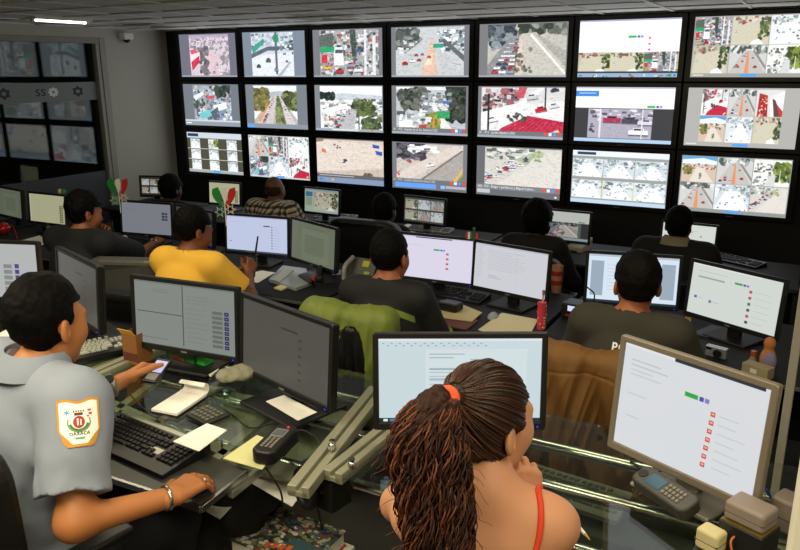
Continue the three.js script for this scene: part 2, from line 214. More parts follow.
const SC = {
  pinkstreet(g) { g.fillStyle = '#cfc3cd'; g.fillRect(0, 0, 100, 75); bits(g, 160, 0, 100, 0, 26, 4, ['#b9a5b3', '#8c8691', '#e3d6df', '#77787c', '#a39aa0']); g.fillStyle = '#a99fb8'; g.fillRect(0, 0, 100, 5); P(g, '#d8bcc6', [[48, 28], [66, 30], [80, 75], [36, 75]]); blobs(g, 60, 24, 46, 22, 74, 5, ['#6e6670', '#857a80', '#565660', '#776d6a']); P(g, '#e7d9dd', [[0, 26], [26, 32], [26, 46], [0, 60]]); P(g, '#c8304a', [[2, 50], [24, 38], [24, 50], [4, 66]]); P(g, '#d9506a', [[0, 28], [14, 26], [22, 32], [4, 36]]); for (let i = 0; i < 16; i++) car(g, rr(58, 80), 30 + i * 2.8, 1.5 + i * 0.16, pick(['#f4eef2', '#d9d2dc', '#98909c'])); blobs(g, 30, 82, 100, 24, 74, 5, ['#8b8488', '#a39a9c', '#d4c7cf']); },
  crossing(g) { g.fillStyle = '#c7cfdb'; g.fillRect(0, 0, 100, 75); P(g, '#dfe4ea', [[0, 40], [100, 34], [100, 75], [0, 75]]); bits(g, 60, 0, 100, 0, 22, 6, ['#e9eef2', '#aab6c2', '#5f6d78', '#8da09f', '#d3dbe1']); P(g, '#3f9a84', [[0, 26], [30, 10], [34, 16], [4, 36]]); P(g, '#54606c', [[0, 36], [40, 24], [100, 24], [100, 31], [40, 31], [0, 44]]); g.fillStyle = '#5f6670'; g.fillRect(57, 0, 5, 72); g.fillStyle = '#2c8f62'; g.fillRect(54, 4, 12, 12); car(g, 40, 48, 6, '#4c535c'); car(g, 16, 58, 5, '#3b4450'); car(g, 58, 64, 5, '#8c949c'); car(g, 84, 50, 3, '#59616a'); P(g, '#a7b3bf', [[60, 75], [90, 50], [93, 52], [70, 75]]); bits(g, 26, 66, 100, 2, 36, 5, ['#71808a', '#c6d2d8', '#eef2f4', '#475059']); },
  busy(g) { g.fillStyle = '#a7a5a8'; g.fillRect(0, 0, 100, 75); bits(g, 330, 0, 100, 0, 75, 4.5, ['#8a8f93', '#5e6468', '#d5d2d2', '#b0575c', '#3e4c62', '#7a8a6c', '#e6e4e4', '#444']); P(g, '#3f4e46', [[52, 0], [62, 0], [64, 44], [56, 44]]); P(g, '#57625c', [[0, 8], [24, 4], [24, 30], [0, 34]]); g.fillStyle = '#2fa06a'; g.fillRect(0, 27, 26, 9); g.fillStyle = '#c8313c'; g.fillRect(3, 40, 10, 14); P(g, '#f3f4f6', [[26, 28], [40, 28], [42, 58], [24, 58]]); g.fillStyle = '#4a5866'; g.fillRect(27, 32, 13, 6); car(g, 12, 62, 6, '#e7b43c'); car(g, 34, 68, 7, '#b42a34'); car(g, 52, 58, 6, '#8d949c'); car(g, 66, 66, 7, '#e9e9ee'); car(g, 60, 48, 4, '#5a6470'); g.fillStyle = '#dfe2e6'; g.fillRect(76, 0, 4, 75); g.fillRect(90, 10, 5, 65); g.fillStyle = '#3c5a8c'; g.fillRect(62, 32, 9, 5); },
  highway(g) { g.fillStyle = '#c6c9cc'; g.fillRect(0, 0, 100, 75); P(g, '#c0c3c4', [[44, 16], [58, 16], [100, 75], [0, 75]]); blobs(g, 110, 0, 34, 4, 32, 6, ['#525a56', '#6d736c', '#3f4945', '#8a9390']); bits(g, 30, 0, 40, 18, 44, 4, ['#e6e9ec', '#cfd5da', '#888']); P(g, '#c4c7c8', [[42, 18], [56, 18], [70, 75], [2, 75], [0, 52]]); P(g, '#e0b9a2', [[53, 18], [56, 18], [62, 75], [38, 75]]); P(g, '#efd9be', [[50, 44], [55, 40], [54, 58], [42, 60]]); bits(g, 90, 60, 100, 4, 34, 5, ['#d7dce2', '#68747e', '#44525a', '#f2f3f5', '#8ea0a8']); P(g, '#5a6566', [[66, 20], [72, 18], [100, 44], [100, 54]]); g.fillStyle = '#2f9a7c'; g.fillRect(56, 26, 14, 6); car(g, 14, 56, 4.5, '#b0202c'); car(g, 25, 52, 4, '#f2f2f5'); car(g, 31, 43, 3, '#7a4a54'); car(g, 35, 51, 3.4, '#a8323c'); car(g, 40, 42, 2.6, '#b9485a'); car(g, 50, 46, 3, '#b04a4a'); g.strokeStyle = '#8f9698'; g.lineWidth = 1; g.beginPath(); g.moveTo(84, 56); g.lineTo(96, 59); g.stroke(); },
  jam(g) { g.fillStyle = '#bdb9b0'; g.fillRect(0, 0, 100, 75); blobs(g, 90, 0, 34, 0, 32, 6, ['#4a535a', '#343d44', '#6c767c', '#8b949a']); blobs(g, 60, 40, 100, 0, 14, 6, ['#43493f', '#2f352f', '#5d6459', '#8a8f88']); P(g, '#c3beb4', [[44, 14], [62, 12], [100, 60], [100, 75], [52, 75]]); P(g, '#a9a69e', [[58, 12], [100, 40], [100, 62]]); P(g, '#f0ede6', [[54, 16], [57, 15], [100, 70], [100, 75]]); P(g, '#8b8b90', [[28, 20], [44, 14], [44, 75], [0, 75], [0, 60]]); for (let r = 0; r < 9; r++) for (let c = 0; c < 4; c++) { const t = r / 8; car(g, 32 - t * 22 + c * (3 + t * 7), 22 + t * 48, 1.4 + t * 3.2, pick(CARS)); } P(g, '#d9c3b9', [[41, 18], [45, 15], [46, 75], [36, 75]]); blobs(g, 26, 34, 58, 34, 70, 3, ['#6f7560', '#8c7f6c', '#514f46']); },
  plaza(g) { g.fillStyle = '#d3c4b6'; g.fillRect(0, 0, 100, 75); P(g, '#dccfc3', [[0, 0], [100, 8], [100, 50], [0, 70]]); P(g, '#c4b5a8', [[0, 66], [100, 54], [100, 75], [0, 75]]); P(g, '#8c6a50', [[0, 0], [12, 0], [10, 4], [0, 6]]); P(g, '#dd6f4a', [[8, 18], [16, 22], [14, 28], [8, 26]]); P(g, '#efe7dd', [[12, 14], [20, 20], [15, 24]]); for (const [x, y] of [[28, 10], [33, 12], [36, 15], [32, 16]]) blobs(g, 3, x - 1, x + 1, y - 1, y + 2, 1.4, ['#44507a', '#b65a4c', '#3a3a44']); blobs(g, 8, 41, 46, 38, 46, 2, ['#3c465e', '#2a3142']); P(g, '#3450a0', [[84, 6], [94, 8], [94, 14], [85, 13]]); P(g, '#3450a0', [[88, 18], [98, 20], [98, 28], [90, 26]]); blobs(g, 14, 70, 84, 66, 72, 4, ['#5c5650', '#453f3a']); P(g, '#e3d9cc', [[22, 44], [26, 43], [25, 48]]); },
  roofs(g) { g.fillStyle = '#8f9aa4'; g.fillRect(0, 0, 100, 75); bits(g, 240, 0, 100, 0, 75, 7, ['#7f8b94', '#b9c2cb', '#dde4ea', '#59646c', '#9fb2bd', '#c4a4a6', '#3e464c']); blobs(g, 40, 60, 96, 2, 22, 6, ['#2f3a33', '#3e4a3f', '#27302b']); blobs(g, 20, 0, 30, 30, 50, 4, ['#3f4a44', '#566058']); P(g, '#6fc0c4', [[10, 62], [42, 52], [48, 66], [20, 74]]); P(g, '#d9455c', [[38, 24], [58, 22], [56, 28], [40, 30]]); P(g, '#dfe6ec', [[0, 24], [26, 14], [30, 20], [6, 34]]); P(g, '#e3e9ee', [[52, 44], [84, 36], [90, 48], [58, 58]]); P(g, '#52606c', [[44, 58], [64, 46], [70, 74], [52, 75]]); bits(g, 30, 60, 100, 56, 74, 4, ['#e8ecef', '#4e7ad0', '#87929b']); },
  avenue(g) { g.fillStyle = '#e6ebf2'; g.fillRect(0, 0, 100, 75); P(g, '#aeb8c0', [[30, 14], [60, 10], [100, 16], [100, 24], [0, 24], [0, 18]]); P(g, '#b7aeb0', [[46, 20], [60, 20], [100, 66], [100, 75], [0, 75], [0, 68]]); blobs(g, 150, 0, 34, 8, 46, 6, ['#6f6a3e', '#8a7a44', '#4d5232', '#a08a55', '#5e6440']); blobs(g, 110, 68, 100, 14, 46, 6, ['#4b5636', '#66703f', '#3b442d', '#7b8450']); P(g, '#c9c0c2', [[50, 20], [54, 20], [44, 75], [6, 75]]); P(g, '#d0c8cb', [[60, 20], [63, 20], [96, 75], [76, 75]]); P(g, '#5d6a44', [[55, 20], [60, 20], [74, 75], [50, 75]]); blobs(g, 60, 52, 66, 40, 75, 4, ['#6d7a4a', '#4b5a36', '#86925a']); blobs(g, 30, 54, 62, 20, 40, 2, ['#6d7a4a', '#4b5a36']); P(g, '#d89a5c', [[8, 68], [32, 40], [34, 42], [14, 72]]); for (let i = 0; i < 14; i++) car(g, 49 - i * 2 + rr(-2, 2), 24 + i * 3.6, 1 + i * 0.2, pick(CARS)); for (let i = 0; i < 8; i++) car(g, 63 + i * 2.6, 26 + i * 5, 1 + i * 0.28, pick(CARS)); },
  skyline(g) { g.fillStyle = '#eef3f7'; g.fillRect(0, 0, 100, 75); P(g, '#c3ccd3', [[0, 16], [40, 12], [100, 16], [100, 24], [0, 24]]); bits(g, 200, 0, 100, 20, 75, 5, ['#c7c9cb', '#e9eaeb', '#8b8f8f', '#a9a49e', '#5b605c', '#d8cfc8']); blobs(g, 40, 2, 22, 12, 22, 4, ['#1f2a2a', '#2c3936']); blobs(g, 90, 54, 86, 26, 50, 5, ['#3b4a2f', '#53613a', '#2d3926', '#68733f']); P(g, '#b5b6b9', [[50, 40], [60, 40], [56, 75], [10, 75]]); for (let i = 0; i < 22; i++) car(g, 54 - i * 1.6 + rr(-7, 7), 40 + i * 1.6, 1.2 + i * 0.1, pick(CARS)); blobs(g, 30, 70, 96, 56, 74, 6, ['#44543a', '#2f3c2a', '#5b6a42']); P(g, '#f4f3f1', [[8, 40], [44, 30], [44, 38], [10, 50]]); P(g, '#d0404a', [[14, 58], [22, 56], [21, 60], [14, 62]]); g.fillStyle = '#54605a'; g.fillRect(62, 40, 2, 35); },
  trees(g) { g.fillStyle = '#b9bfc2'; g.fillRect(0, 0, 100, 75); g.fillStyle = '#e3e7ea'; g.fillRect(0, 0, 100, 5); blobs(g, 130, 6, 46, 5, 36, 6, ['#3f443d', '#2f342f', '#565b50', '#6b6e62']); blobs(g, 110, 76, 100, 0, 52, 7, ['#2b332b', '#3c453a', '#202820']); bits(g, 120, 34, 76, 8, 46, 5, ['#c9cfd3', '#7c8588', '#e6e9eb', '#4f5a58', '#99a1a0']); P(g, '#e8e8e6', [[52, 30], [58, 30], [84, 75], [66, 75]]); P(g, '#7d8c3e', [[44, 46], [62, 40], [66, 75], [44, 75]]); blobs(g, 30, 44, 64, 46, 70, 3, ['#8a9a4a', '#5e6c34', '#b59a44']); g.fillStyle = '#2f9a5c'; g.fillRect(60, 40, 18, 12); bits(g, 50, 0, 44, 40, 66, 6, ['#e4e6e8', '#8c9092', '#c3c7ca', '#555a5c']); P(g, '#f2f2f0', [[4, 58], [24, 56], [24, 68], [4, 70]]); P(g, '#3d6ab0', [[68, 22], [78, 24], [78, 28], [68, 27]]); g.fillStyle = '#d8843c'; g.fillRect(54, 52, 3, 18); P(g, '#b0413a', [[34, 64], [46, 62], [44, 70], [34, 70]]); },
  redroof(g) { g.fillStyle = '#dad8d8'; g.fillRect(0, 0, 100, 75); P(g, '#e9e8e8', [[0, 48], [60, 26], [100, 20], [100, 60], [0, 75]]); bits(g, 90, 0, 42, 0, 34, 6, ['#5d5356', '#b9868a', '#7a6d6e', '#cfc6c4', '#343438', '#a3545c']); P(g, '#f3f2f2', [[0, 40], [46, 24], [70, 0], [76, 0], [56, 30], [0, 56]]); P(g, '#d5d3d2', [[52, 26], [80, 0], [100, 0], [100, 14]]); P(g, '#c4505a', [[46, 0], [56, 0], [52, 16], [44, 18]]); car(g, 62, 15, 7, '#c9ccd2', -0.2); car(g, 73, 34, 7, '#c2222e', -0.25); car(g, 88, 28, 6, '#d9dce0', -0.3); car(g, 14, 52, 7, '#eceef0', -0.3); car(g, 88, 4, 5, '#343b44', -0.3); g.fillStyle = '#26272a'; g.fillRect(8, 10, 2.4, 60); g.fillRect(77, 0, 1.6, 34); P(g, '#c02a46', [[26, 64], [58, 44], [100, 52], [100, 75], [18, 75]]); g.strokeStyle = '#8d1c34'; g.lineWidth = 0.8; for (let i = 0; i < 12; i++) { g.beginPath(); g.moveTo(58 + i * 4, 44 + i * 0.8); g.lineTo(22 + i * 7, 75); g.stroke(); } blobs(g, 14, 34, 56, 40, 52, 3, ['#3b4038', '#575c50']); P(g, '#e0c9a0', [[84, 70], [94, 64], [96, 68], [88, 74]]); },
  diagonal(g) { g.fillStyle = '#c8bdb5'; g.fillRect(0, 0, 100, 75); blobs(g, 120, 0, 42, 0, 30, 6, ['#3c3b40', '#56535a', '#2b2c30', '#77727a']); P(g, '#f0f1f3', [[16, 14], [44, 2], [56, 6], [26, 22]]); bits(g, 20, 16, 60, 2, 16, 6, ['#fafafa', '#cfd2d6', '#6a6a70']); P(g, '#d6cac0', [[0, 66], [84, 2], [100, 0], [100, 10], [22, 75], [0, 75]]); P(g, '#a59f99', [[40, 75], [100, 12], [100, 75]]); P(g, '#77706c', [[37, 75], [98, 10], [100, 12], [42, 75]]); P(g, '#e2b43c', [[86, 75], [100, 46], [100, 52], [90, 75]]); P(g, '#75824a', [[92, 75], [100, 60], [100, 75]]); car(g, 52, 44, 6, '#f1f2f6', -0.3); car(g, 20, 38, 4.5, '#b8404c', 0.7); car(g, 34, 34, 2.5, '#7c7478'); blobs(g, 6, 1, 6, 60, 68, 2, ['#c05a5a']); },
  parking(g) { g.fillStyle = '#cfcac2'; g.fillRect(0, 0, 100, 75); bits(g, 60, 0, 60, 0, 20, 6, ['#7f8c7c', '#c5c8c4', '#5d6a5a', '#e3e4e2', '#9aa296']); P(g, '#a9b396', [[40, 22], [70, 4], [72, 20], [56, 34]]); for (let i = 0; i < 40; i++) { const t = rnd(); car(g, t * 58 + rr(-3, 3), 64 - t * 46 + rr(-10, 8), 3.4, pick(['#f4f4f6', '#c4303c', '#3a4a86', '#cfd2d8', '#4a4f5a', '#e9e9ec'])); } P(g, '#d8d3cb', [[58, 30], [72, 4], [100, 8], [100, 75], [16, 75]]); P(g, '#c8cec0', [[76, 4], [80, 4], [86, 26], [96, 34], [94, 37], [84, 28]]); blobs(g, 16, 66, 76, 4, 24, 3, ['#8a9a70', '#b2bb8e']); },
  pale(g) { g.fillStyle = pick(['#d4dbe2', '#dfe2e2', '#c8d2da']); g.fillRect(0, 0, 100, 75); bits(g, 50, 0, 100, 0, 30, 8, ['#8e99a2', '#b7c1c8', '#eef1f3', '#66727a', '#9eb09e']); P(g, '#e9ecec', [[rr(20, 50), 20], [rr(55, 75), 18], [100, 75], [0, 75]]); bits(g, 16, 0, 100, 28, 74, 5, ['#8c959c', '#b5bfc6', '#f5f6f6', '#5c6870']); },
  tan(g) { g.fillStyle = pick(['#c2bda4', '#b7b49e', '#cbc6b2']); g.fillRect(0, 0, 100, 75); bits(g, 26, 0, 100, 0, 16, 8, ['#8c8f80', '#d3d3c8', '#5f6656', '#a86a5c']); P(g, '#c9c4ae', [[10, 20], [80, 14], [100, 75], [0, 75]]); blobs(g, 24, 74, 100, 6, 60, 6, LEAF); car(g, 30, 18, 5, '#b03a3a', -0.4); car(g, 12, 40, 4, '#d5d7d8'); P(g, '#f4f3ee', [[56, 66], [74, 60], [88, 75], [52, 75]]); car(g, 46, 12, 4, '#a34a44', 0.4); },
  lane(g) { g.fillStyle = '#c9c9c8'; g.fillRect(0, 0, 100, 75); blobs(g, 40, 0, 100, 0, 18, 7, ['#a1a9a8', '#6c756e', '#d9dddd', '#4d564f']); P(g, '#bcb8b4', [[40, 14], [60, 14], [100, 75], [0, 75]]); P(g, '#d98e62', [[49, 14], [52, 14], [56, 75], [44, 75]]); P(g, '#8b8782', [[62, 16], [70, 16], [100, 56], [100, 66]]); for (let i = 0; i < 12; i++) { const t = rnd(); car(g, 46 - t * rr(6, 36), 18 + t * 50, 1.6 + t * 3, pick(CARS)); } car(g, 72, 58, 5, '#b3232e'); car(g, 64, 34, 3, '#5c6470'); },
  bigtree(g) { g.fillStyle = '#e6e6e2'; g.fillRect(0, 0, 100, 75); bits(g, 90, 0, 60, 8, 75, 6, ['#b9bcbc', '#6d7170', '#f4f4f2', '#8f9492', '#4c5150']); blobs(g, 90, 56, 100, 10, 56, 8, ['#5d6e35', '#7a8b42', '#3e4c2a', '#8e9c50']); g.fillStyle = '#e9eae8'; g.fillRect(72, 30, 2, 45); P(g, '#cfd1d0', [[52, 40], [60, 40], [62, 75], [30, 75]]); },
  horizon(g) { g.fillStyle = '#5d9bd0'; g.fillRect(0, 0, 100, 22); P(g, '#dfeaf2', [[0, 10], [60, 4], [100, 12], [100, 22], [0, 22]]); g.fillStyle = '#cdb7a6'; g.fillRect(0, 22, 100, 53); bits(g, 60, 0, 100, 20, 34, 5, ['#7b6a60', '#c9927c', '#4d554a', '#e5d9cf']); P(g, '#dcd2c6', [[42, 32], [60, 32], [96, 75], [24, 75]]); blobs(g, 30, 4, 28, 28, 50, 5, ['#6b7440', '#8d7c48', '#4c5632']); blobs(g, 10, 52, 60, 50, 64, 3, ['#5e7a58']); },
  redwall(g) { g.fillStyle = '#d9d6d6'; g.fillRect(0, 0, 100, 75); P(g, '#a8322f', [[10, 10], [40, 16], [46, 75], [8, 75]]); bits(g, 24, 12, 42, 18, 70, 5, ['#d98a6a', '#6c2422', '#ecd9cc']); P(g, '#f0f0ee', [[50, 20], [100, 4], [100, 75], [56, 75]]); P(g, '#5e4440', [[58, 24], [70, 30], [96, 75], [70, 75]]); P(g, '#c33a3a', [[76, 40], [100, 60], [100, 75], [90, 75]]); },
};
function bar2(g, x, y, w, h, c) { g.fillStyle = c; g.fillRect(x, y, w, h); }
function lines(g, x, y, w, n, step, c = '#b9c0c8', th = 2) { for (let i = 0; i < n; i++) bar2(g, x, y + i * step, w * rr(0.55, 1), th, c); }
function scene43(name, side = [0.14, 0.12], bottom = 0.06, o = {}) { return (g, W, H) => { bar2(g, 0, 0, W, H, o.bars ?? '#75777c'); const x = W * side[0], w = W * (1 - side[0] - side[1]), y = H * (o.top ?? 0.02), h = H * (1 - bottom) - y; clip(g, x, y, w, h, () => SC[name](g)); bar2(g, 0, H * (1 - bottom), W, H * bottom, o.base ?? '#9aa2ac'); if (o.text) { bar2(g, 0, H * 0.865, W, H * 0.085, '#6f7175'); g.fillStyle = '#dfe2e4'; g.font = '13px sans-serif'; g.fillText(o.text, 8, H * 0.93); for (let k = 0; k < 4; k++) { g.fillStyle = ['#e8503a', '#dfe6f4', '#5f90e0', '#e04a3a'][k]; g.fillRect(W * (0.79 + k * 0.05), H * 0.875, W * 0.035, H * 0.06); } } if (o.task) { bar2(g, 0, H * 0.95, W, H * 0.05, o.task); } if (o.extra) o.extra(g, W, H); }; }
function grid(list, cols, o = {}) { return (g, W, H) => { bar2(g, 0, 0, W, H, o.bg ?? '#8a8d8c'); const x0 = W * (o.l ?? 0.005), x1 = W * (1 - (o.r ?? 0.005)), y0 = H * (o.t ?? 0.01), y1 = H * (1 - (o.b ?? 0.06)); const rows = Math.ceil(list.length / cols), cw = (x1 - x0) / cols, ch = (y1 - y0) / rows; list.forEach((n, i) => { const c = i % cols, r = Math.floor(i / cols); const ins = o.inset ?? 0; clip(g, x0 + c * cw + 1 + cw * ins, y0 + r * ch + 1 + ch * (o.insetY ?? 0), cw * (1 - 2 * ins) - 2, ch * (1 - 2 * (o.insetY ?? 0)) - 2, () => SC[n](g)); }); bar2(g, W * 0.45, H * 0.945, W * 0.14, H * 0.045, '#4f9be6'); bar2(g, W * 0.02, H * 0.955, W * 0.1, H * 0.02, '#d5d8da'); if (o.extra) o.extra(g, W, H); }; }
const green = (g, x, y, s = 1) => { bar2(g, x, y, 34 * s, 9 * s, '#35b04a'); bar2(g, x + 38 * s, y, 11 * s, 9 * s, '#5a58a8'); bar2(g, x + 52 * s, y, 11 * s, 9 * s, '#8f86d0'); };
function webTop(g, W, H, h) { bar2(g, 0, 0, W, h, '#f3f6fa'); bar2(g, 0, 0, W, h * 0.05, '#a8acc0'); lines(g, W * 0.06, h * 0.2, W * 0.4, 3, h * 0.16, '#dbe2ea', 2); green(g, W * 0.5, h * 0.5, 0.9); }
const WALL = [
  scene43('pinkstreet', [0.18, 0.12], 0.03, { bars: '#6c6c78' }), scene43('crossing', [0.14, 0.18], 0.02, { bars: '#7a8492' }), scene43('busy', [0.1, 0.05], 0.03), scene43('highway', [0.06, 0.06], 0.03), scene43('jam', [0.1, 0.01], 0.03, { bars: '#77787a' }),
  (g, W, H) => { bar2(g, 0, 0, W, H, '#f3f6fa'); webTop(g, W, H, H * 0.56); for (let k = 0; k < 3; k++) bar2(g, W * 0.7, H * (0.31 + k * 0.1), 9, 7, k === 1 ? '#8a8f98' : '#e0526a'); ['tan', 'tan', 'busy'].forEach((n, i) => { clip(g, W * i / 3, H * 0.56, W / 3, H * 0.36, () => SC[n](g)); bar2(g, W * (i + 1) / 3 - 1.5, H * 0.56, 3, H * 0.37, '#c9c43a'); }); bar2(g, 0, H * 0.9, W, H * 0.03, '#2e3238'); bar2(g, 0, H * 0.93, W, H * 0.07, '#8fa9c4'); bits(g, 20, 4, W - 10, H * 0.94, H * 0.98, 8, ['#d9e2ea', '#4e8a5c', '#c05a48', '#3c6eb0']); },
  grid(['busy', 'tan', 'pale', 'tan', 'lane', 'bigtree'], 3, { bg: '#9b9a94' }),
  scene43('roofs', [0.18, 0.14], 0.14, { bars: '#6f757c', base: '#8b95a0', extra: (g, W, H) => { bar2(g, 0, H * 0.86, W, H * 0.04, '#c5ccd2'); bar2(g, 4, H * 0.93, 40, 6, '#e4e8ec'); } }), scene43('avenue', [0.13, 0.16], 0.1, { bars: '#747b84', extra: (g, W, H) => { bar2(g, 0, H * 0.9, W, H * 0.1, '#868e96'); bar2(g, 0, H * 0.93, W * 0.12, H * 0.07, '#5aa0e6'); } }), scene43('skyline', [0.08, 0.01], 0.05, { bars: '#7d8287', extra: (g, W, H) => { bar2(g, W * 0.25, H * 0.955, W * 0.4, H * 0.03, '#d9dcde'); bar2(g, W * 0.83, H * 0.95, 10, 7, '#e0584a'); } }),
  scene43('trees', [0.06, 0.03], 0.06, { text: '01 - PTZ - Fuente de la 5a. Senora (122)' }), scene43('redroof', [0.04, 0.0], 0.06, { text: '01 - PTZ - Jardin Madero (95)' }),
  (g, W, H) => { bar2(g, 0, 0, W, H, '#f1f4f8'); bar2(g, 0, 0, W, H * 0.03, '#b8bcc8'); bar2(g, 0, H * 0.07, W * 0.24, H * 0.1, '#3f7fd6'); bar2(g, W * 0.03, H * 0.105, W * 0.18, 3, '#cfe0f6'); lines(g, W * 0.3, H * 0.1, W * 0.5, 4, H * 0.07, '#dbe1e8', 2); bar2(g, 0, H * 0.38, W, H * 0.56, '#3c3d40'); clip(g, W * 0.14, H * 0.39, W * 0.66, H * 0.54, () => { g.fillStyle = '#a9a5b4'; g.fillRect(0, 0, 100, 75); bits(g, 50, 0, 100, 0, 30, 7, ['#8a8494', '#c3bfcb', '#5d5868', '#e0dde4']); car(g, 38, 28, 14, '#a8324e'); car(g, 66, 30, 13, '#4a4554'); car(g, 90, 34, 12, '#d4d2dc'); car(g, 80, 58, 15, '#efeef4'); g.fillStyle = '#ddd9e2'; g.fillRect(18, 0, 3, 75); g.fillRect(84, 0, 2, 75); blobs(g, 8, 4, 12, 40, 60, 3, ['#4b4656']); }); green(g, W * 0.74, H * 0.325, 0.9); bar2(g, 0, H * 0.94, W, H * 0.06, '#a9c6e2'); },
  grid(['redroof', 'lane', 'redwall', 'horizon', 'pale', 'tan'], 3, { bg: '#a9a8a4', l: 0.13, r: 0.14, t: 0.02, b: 0.07 }),
  (g, W, H) => { bar2(g, 0, 0, W, H, '#c4ccd6'); bar2(g, 6, H * 0.03, W * 0.2, H * 0.07, '#25384c'); bar2(g, 0, H * 0.14, W, H * 0.8, '#4b4a3c'); for (let r = 0; r < 3; r++) { for (let c = 0; c < 3; c++) clip(g, W * (0.06 + c * 0.335), H * (0.16 + r * 0.265), W * 0.18, H * 0.235, () => SC[c === 1 && r === 0 ? 'bigtree' : 'pale'](g)); bar2(g, 0, H * (0.395 + r * 0.265), W, 3, '#d0d0c4'); } bar2(g, 0, H * 0.94, W, H * 0.06, '#9aa4ac'); bar2(g, W * 0.45, H * 0.94, W * 0.14, H * 0.05, '#4f9be6'); },
  grid(['lane', 'busy', 'pale', 'roofs', 'pale', 'redroof'], 3, { bg: '#c3c6c6', b: 0.03 }),
  scene43('plaza', [0.0, 0.0], 0.14, { base: '#8d9196', extra: (g, W, H) => { bar2(g, 0, H * 0.8, W, H * 0.08, '#5d5f63'); g.fillStyle = '#d5d8da'; g.font = '11px sans-serif'; lines(g, 12, H * 0.83, W * 0.6, 1, 1, '#c9ccd0', 3); bar2(g, 0, H * 0.89, W, H * 0.11, '#7d8fae'); for (let k = 0; k < 3; k++) bar2(g, W * (0.04 + k * 0.09), H * 0.91, 14, 10, ['#3f78d0', '#6aa0e8', '#d8b04a'][k]); } }),
  scene43('diagonal', [0.06, 0.05], 0.22, { base: '#6c6e73', extra: (g, W, H) => { g.fillStyle = '#c9ccd0'; g.font = '13px sans-serif'; g.fillText('01 - PTZ - Ciudad Administrativa (128)', 6, H * 0.84); for (let k = 0; k < 4; k++) bar2(g, W * (0.78 + k * 0.055), H * 0.79, W * 0.04, H * 0.06, ['#e8503a', '#dfe6f4', '#5f90e0', '#e04a3a'][k]); bar2(g, W * 0.04, H * 0.87, W * 0.56, H * 0.1, '#5f9bf0'); bar2(g, W * 0.66, H * 0.885, W * 0.06, H * 0.07, '#8ab6f2'); bar2(g, W * 0.73, H * 0.885, W * 0.26, H * 0.06, '#a9adb3'); } }),
  scene43('parking', [0.1, 0.0], 0.22, { bars: '#66686b', base: '#7a7c80', extra: (g, W, H) => { g.fillStyle = '#dfe2e4'; g.font = '13px sans-serif'; g.fillText('343 - PTZ - Riego 1 periferico y Miguel Cabre...', 6, H * 0.85); for (let k = 0; k < 4; k++) bar2(g, W * (0.8 + k * 0.05), H * 0.8, W * 0.036, H * 0.06, ['#e8503a', '#dfe6f4', '#5f90e0', '#e04a3a'][k]); bar2(g, 0, H * 0.88, W, H * 0.12, '#66686c'); bar2(g, 4, H * 0.88, W * 0.16, H * 0.08, '#b9bcc0'); bar2(g, W * 0.94, H * 0.94, 10, 7, '#e6e6ea'); } }),
  grid(['pale', 'pale', 'pale', 'pale', 'pale', 'pale'], 3, { bg: '#969a96', t: 0.12, b: 0.07, insetY: 0.06, extra: (g, W, H) => { bar2(g, 0, 0, W, H * 0.1, '#dfe6f0'); bar2(g, W * 0.05, H * 0.025, W * 0.2, H * 0.05, '#2b4054'); bar2(g, 0, H * 0.93, W, H * 0.07, '#b9cbe0'); for (const x of [0.335, 0.66]) bar2(g, W * x, H * 0.55, 3, H * 0.36, '#c8cc4a'); } }),
  grid(['horizon', 'lane', 'bigtree', 'lane', 'pale', 'parking'], 3, { bg: '#8d908e', t: 0.01, b: 0.06 }),
];
const WHAT = [
  'pink-toned street with a red-roofed row', 'pale road crossing under a green sign', 'crowded street with a white bus', 'wide grey highway with green overhead sign', 'dense queued cars beside empty carriageway', 'white web page above three street pictures', 'six sandy street pictures without side bars',
  'crowded grey rooftops with turquoise awning', 'long tree-lined avenue under pale sky', 'town view with dark green trees', 'leafy street with small green sign', 'white street behind a big red roof', 'blue-buttoned page above a red car', 'six small pictures between grey bars',
  'nine narrow pictures on olive page', 'six whitish street pictures, red corner', 'beige plaza with few walking people', 'diagonal road above long blue bar', 'crowded car park beside grey road', 'six pale bluish pictures framed grey', 'six pictures, one with blue sky',
];
const screenGlow = (tex, k, rough = 0.35) => mat(0x050506, rough, { emissive: 0xffffff, emissiveMap: tex, emissiveIntensity: k });
{
  const fw = PX - 0.012, fh = PY - 0.01, side = (fw - SW) / 2, tb = (fh - SH) / 2;
  const frame = frameGeo(fw, fh, side, tb, tb, 0.09, 0.003, 0.008), badge = bx(-0.03, 0.03, 0.012, 0.02, 0, 0.003), back = bx(-fw / 2 + 0.01, fw / 2 - 0.01, 0.01, fh - 0.01, -0.1, -0.02);
  const face = new THREE.PlaneGeometry(SW, SH).translate(0, fh / 2, -0.004);
  for (let r = 0; r < 3; r++) for (let c = 0; c < 7; c++) {
    const i = r * 7 + c, d = thing('wall_display', 'black-framed wall display showing ' + WHAT[i], 'display', [(c - 3) * PX, ROW2 + (1 - r) * PY - fh / 2, 0.0], 0, 'video wall displays');
    seed = 100 + i;
    part('bezel', frame, M.blackGloss, d); part('back_cover', back, M.darkPlastic, d); part('badge', badge, mat(0x5a5a5e, 0.4), d);
    part('screen', face, screenGlow(canvasTex(256, 144, g => { g.scale(256 / 384, 256 / 384); WALL[i](g, 384, 216); }), 1.25), d);
    const a = new THREE.RectAreaLight(0xdfe6f2, SCREEN_SPILL, SW, SH); a.position.set(0, fh / 2, 0.012); a.rotation.y = Math.PI; a.name = 'screen_glow'; d.add(a);
  }
  seed = 7;
}
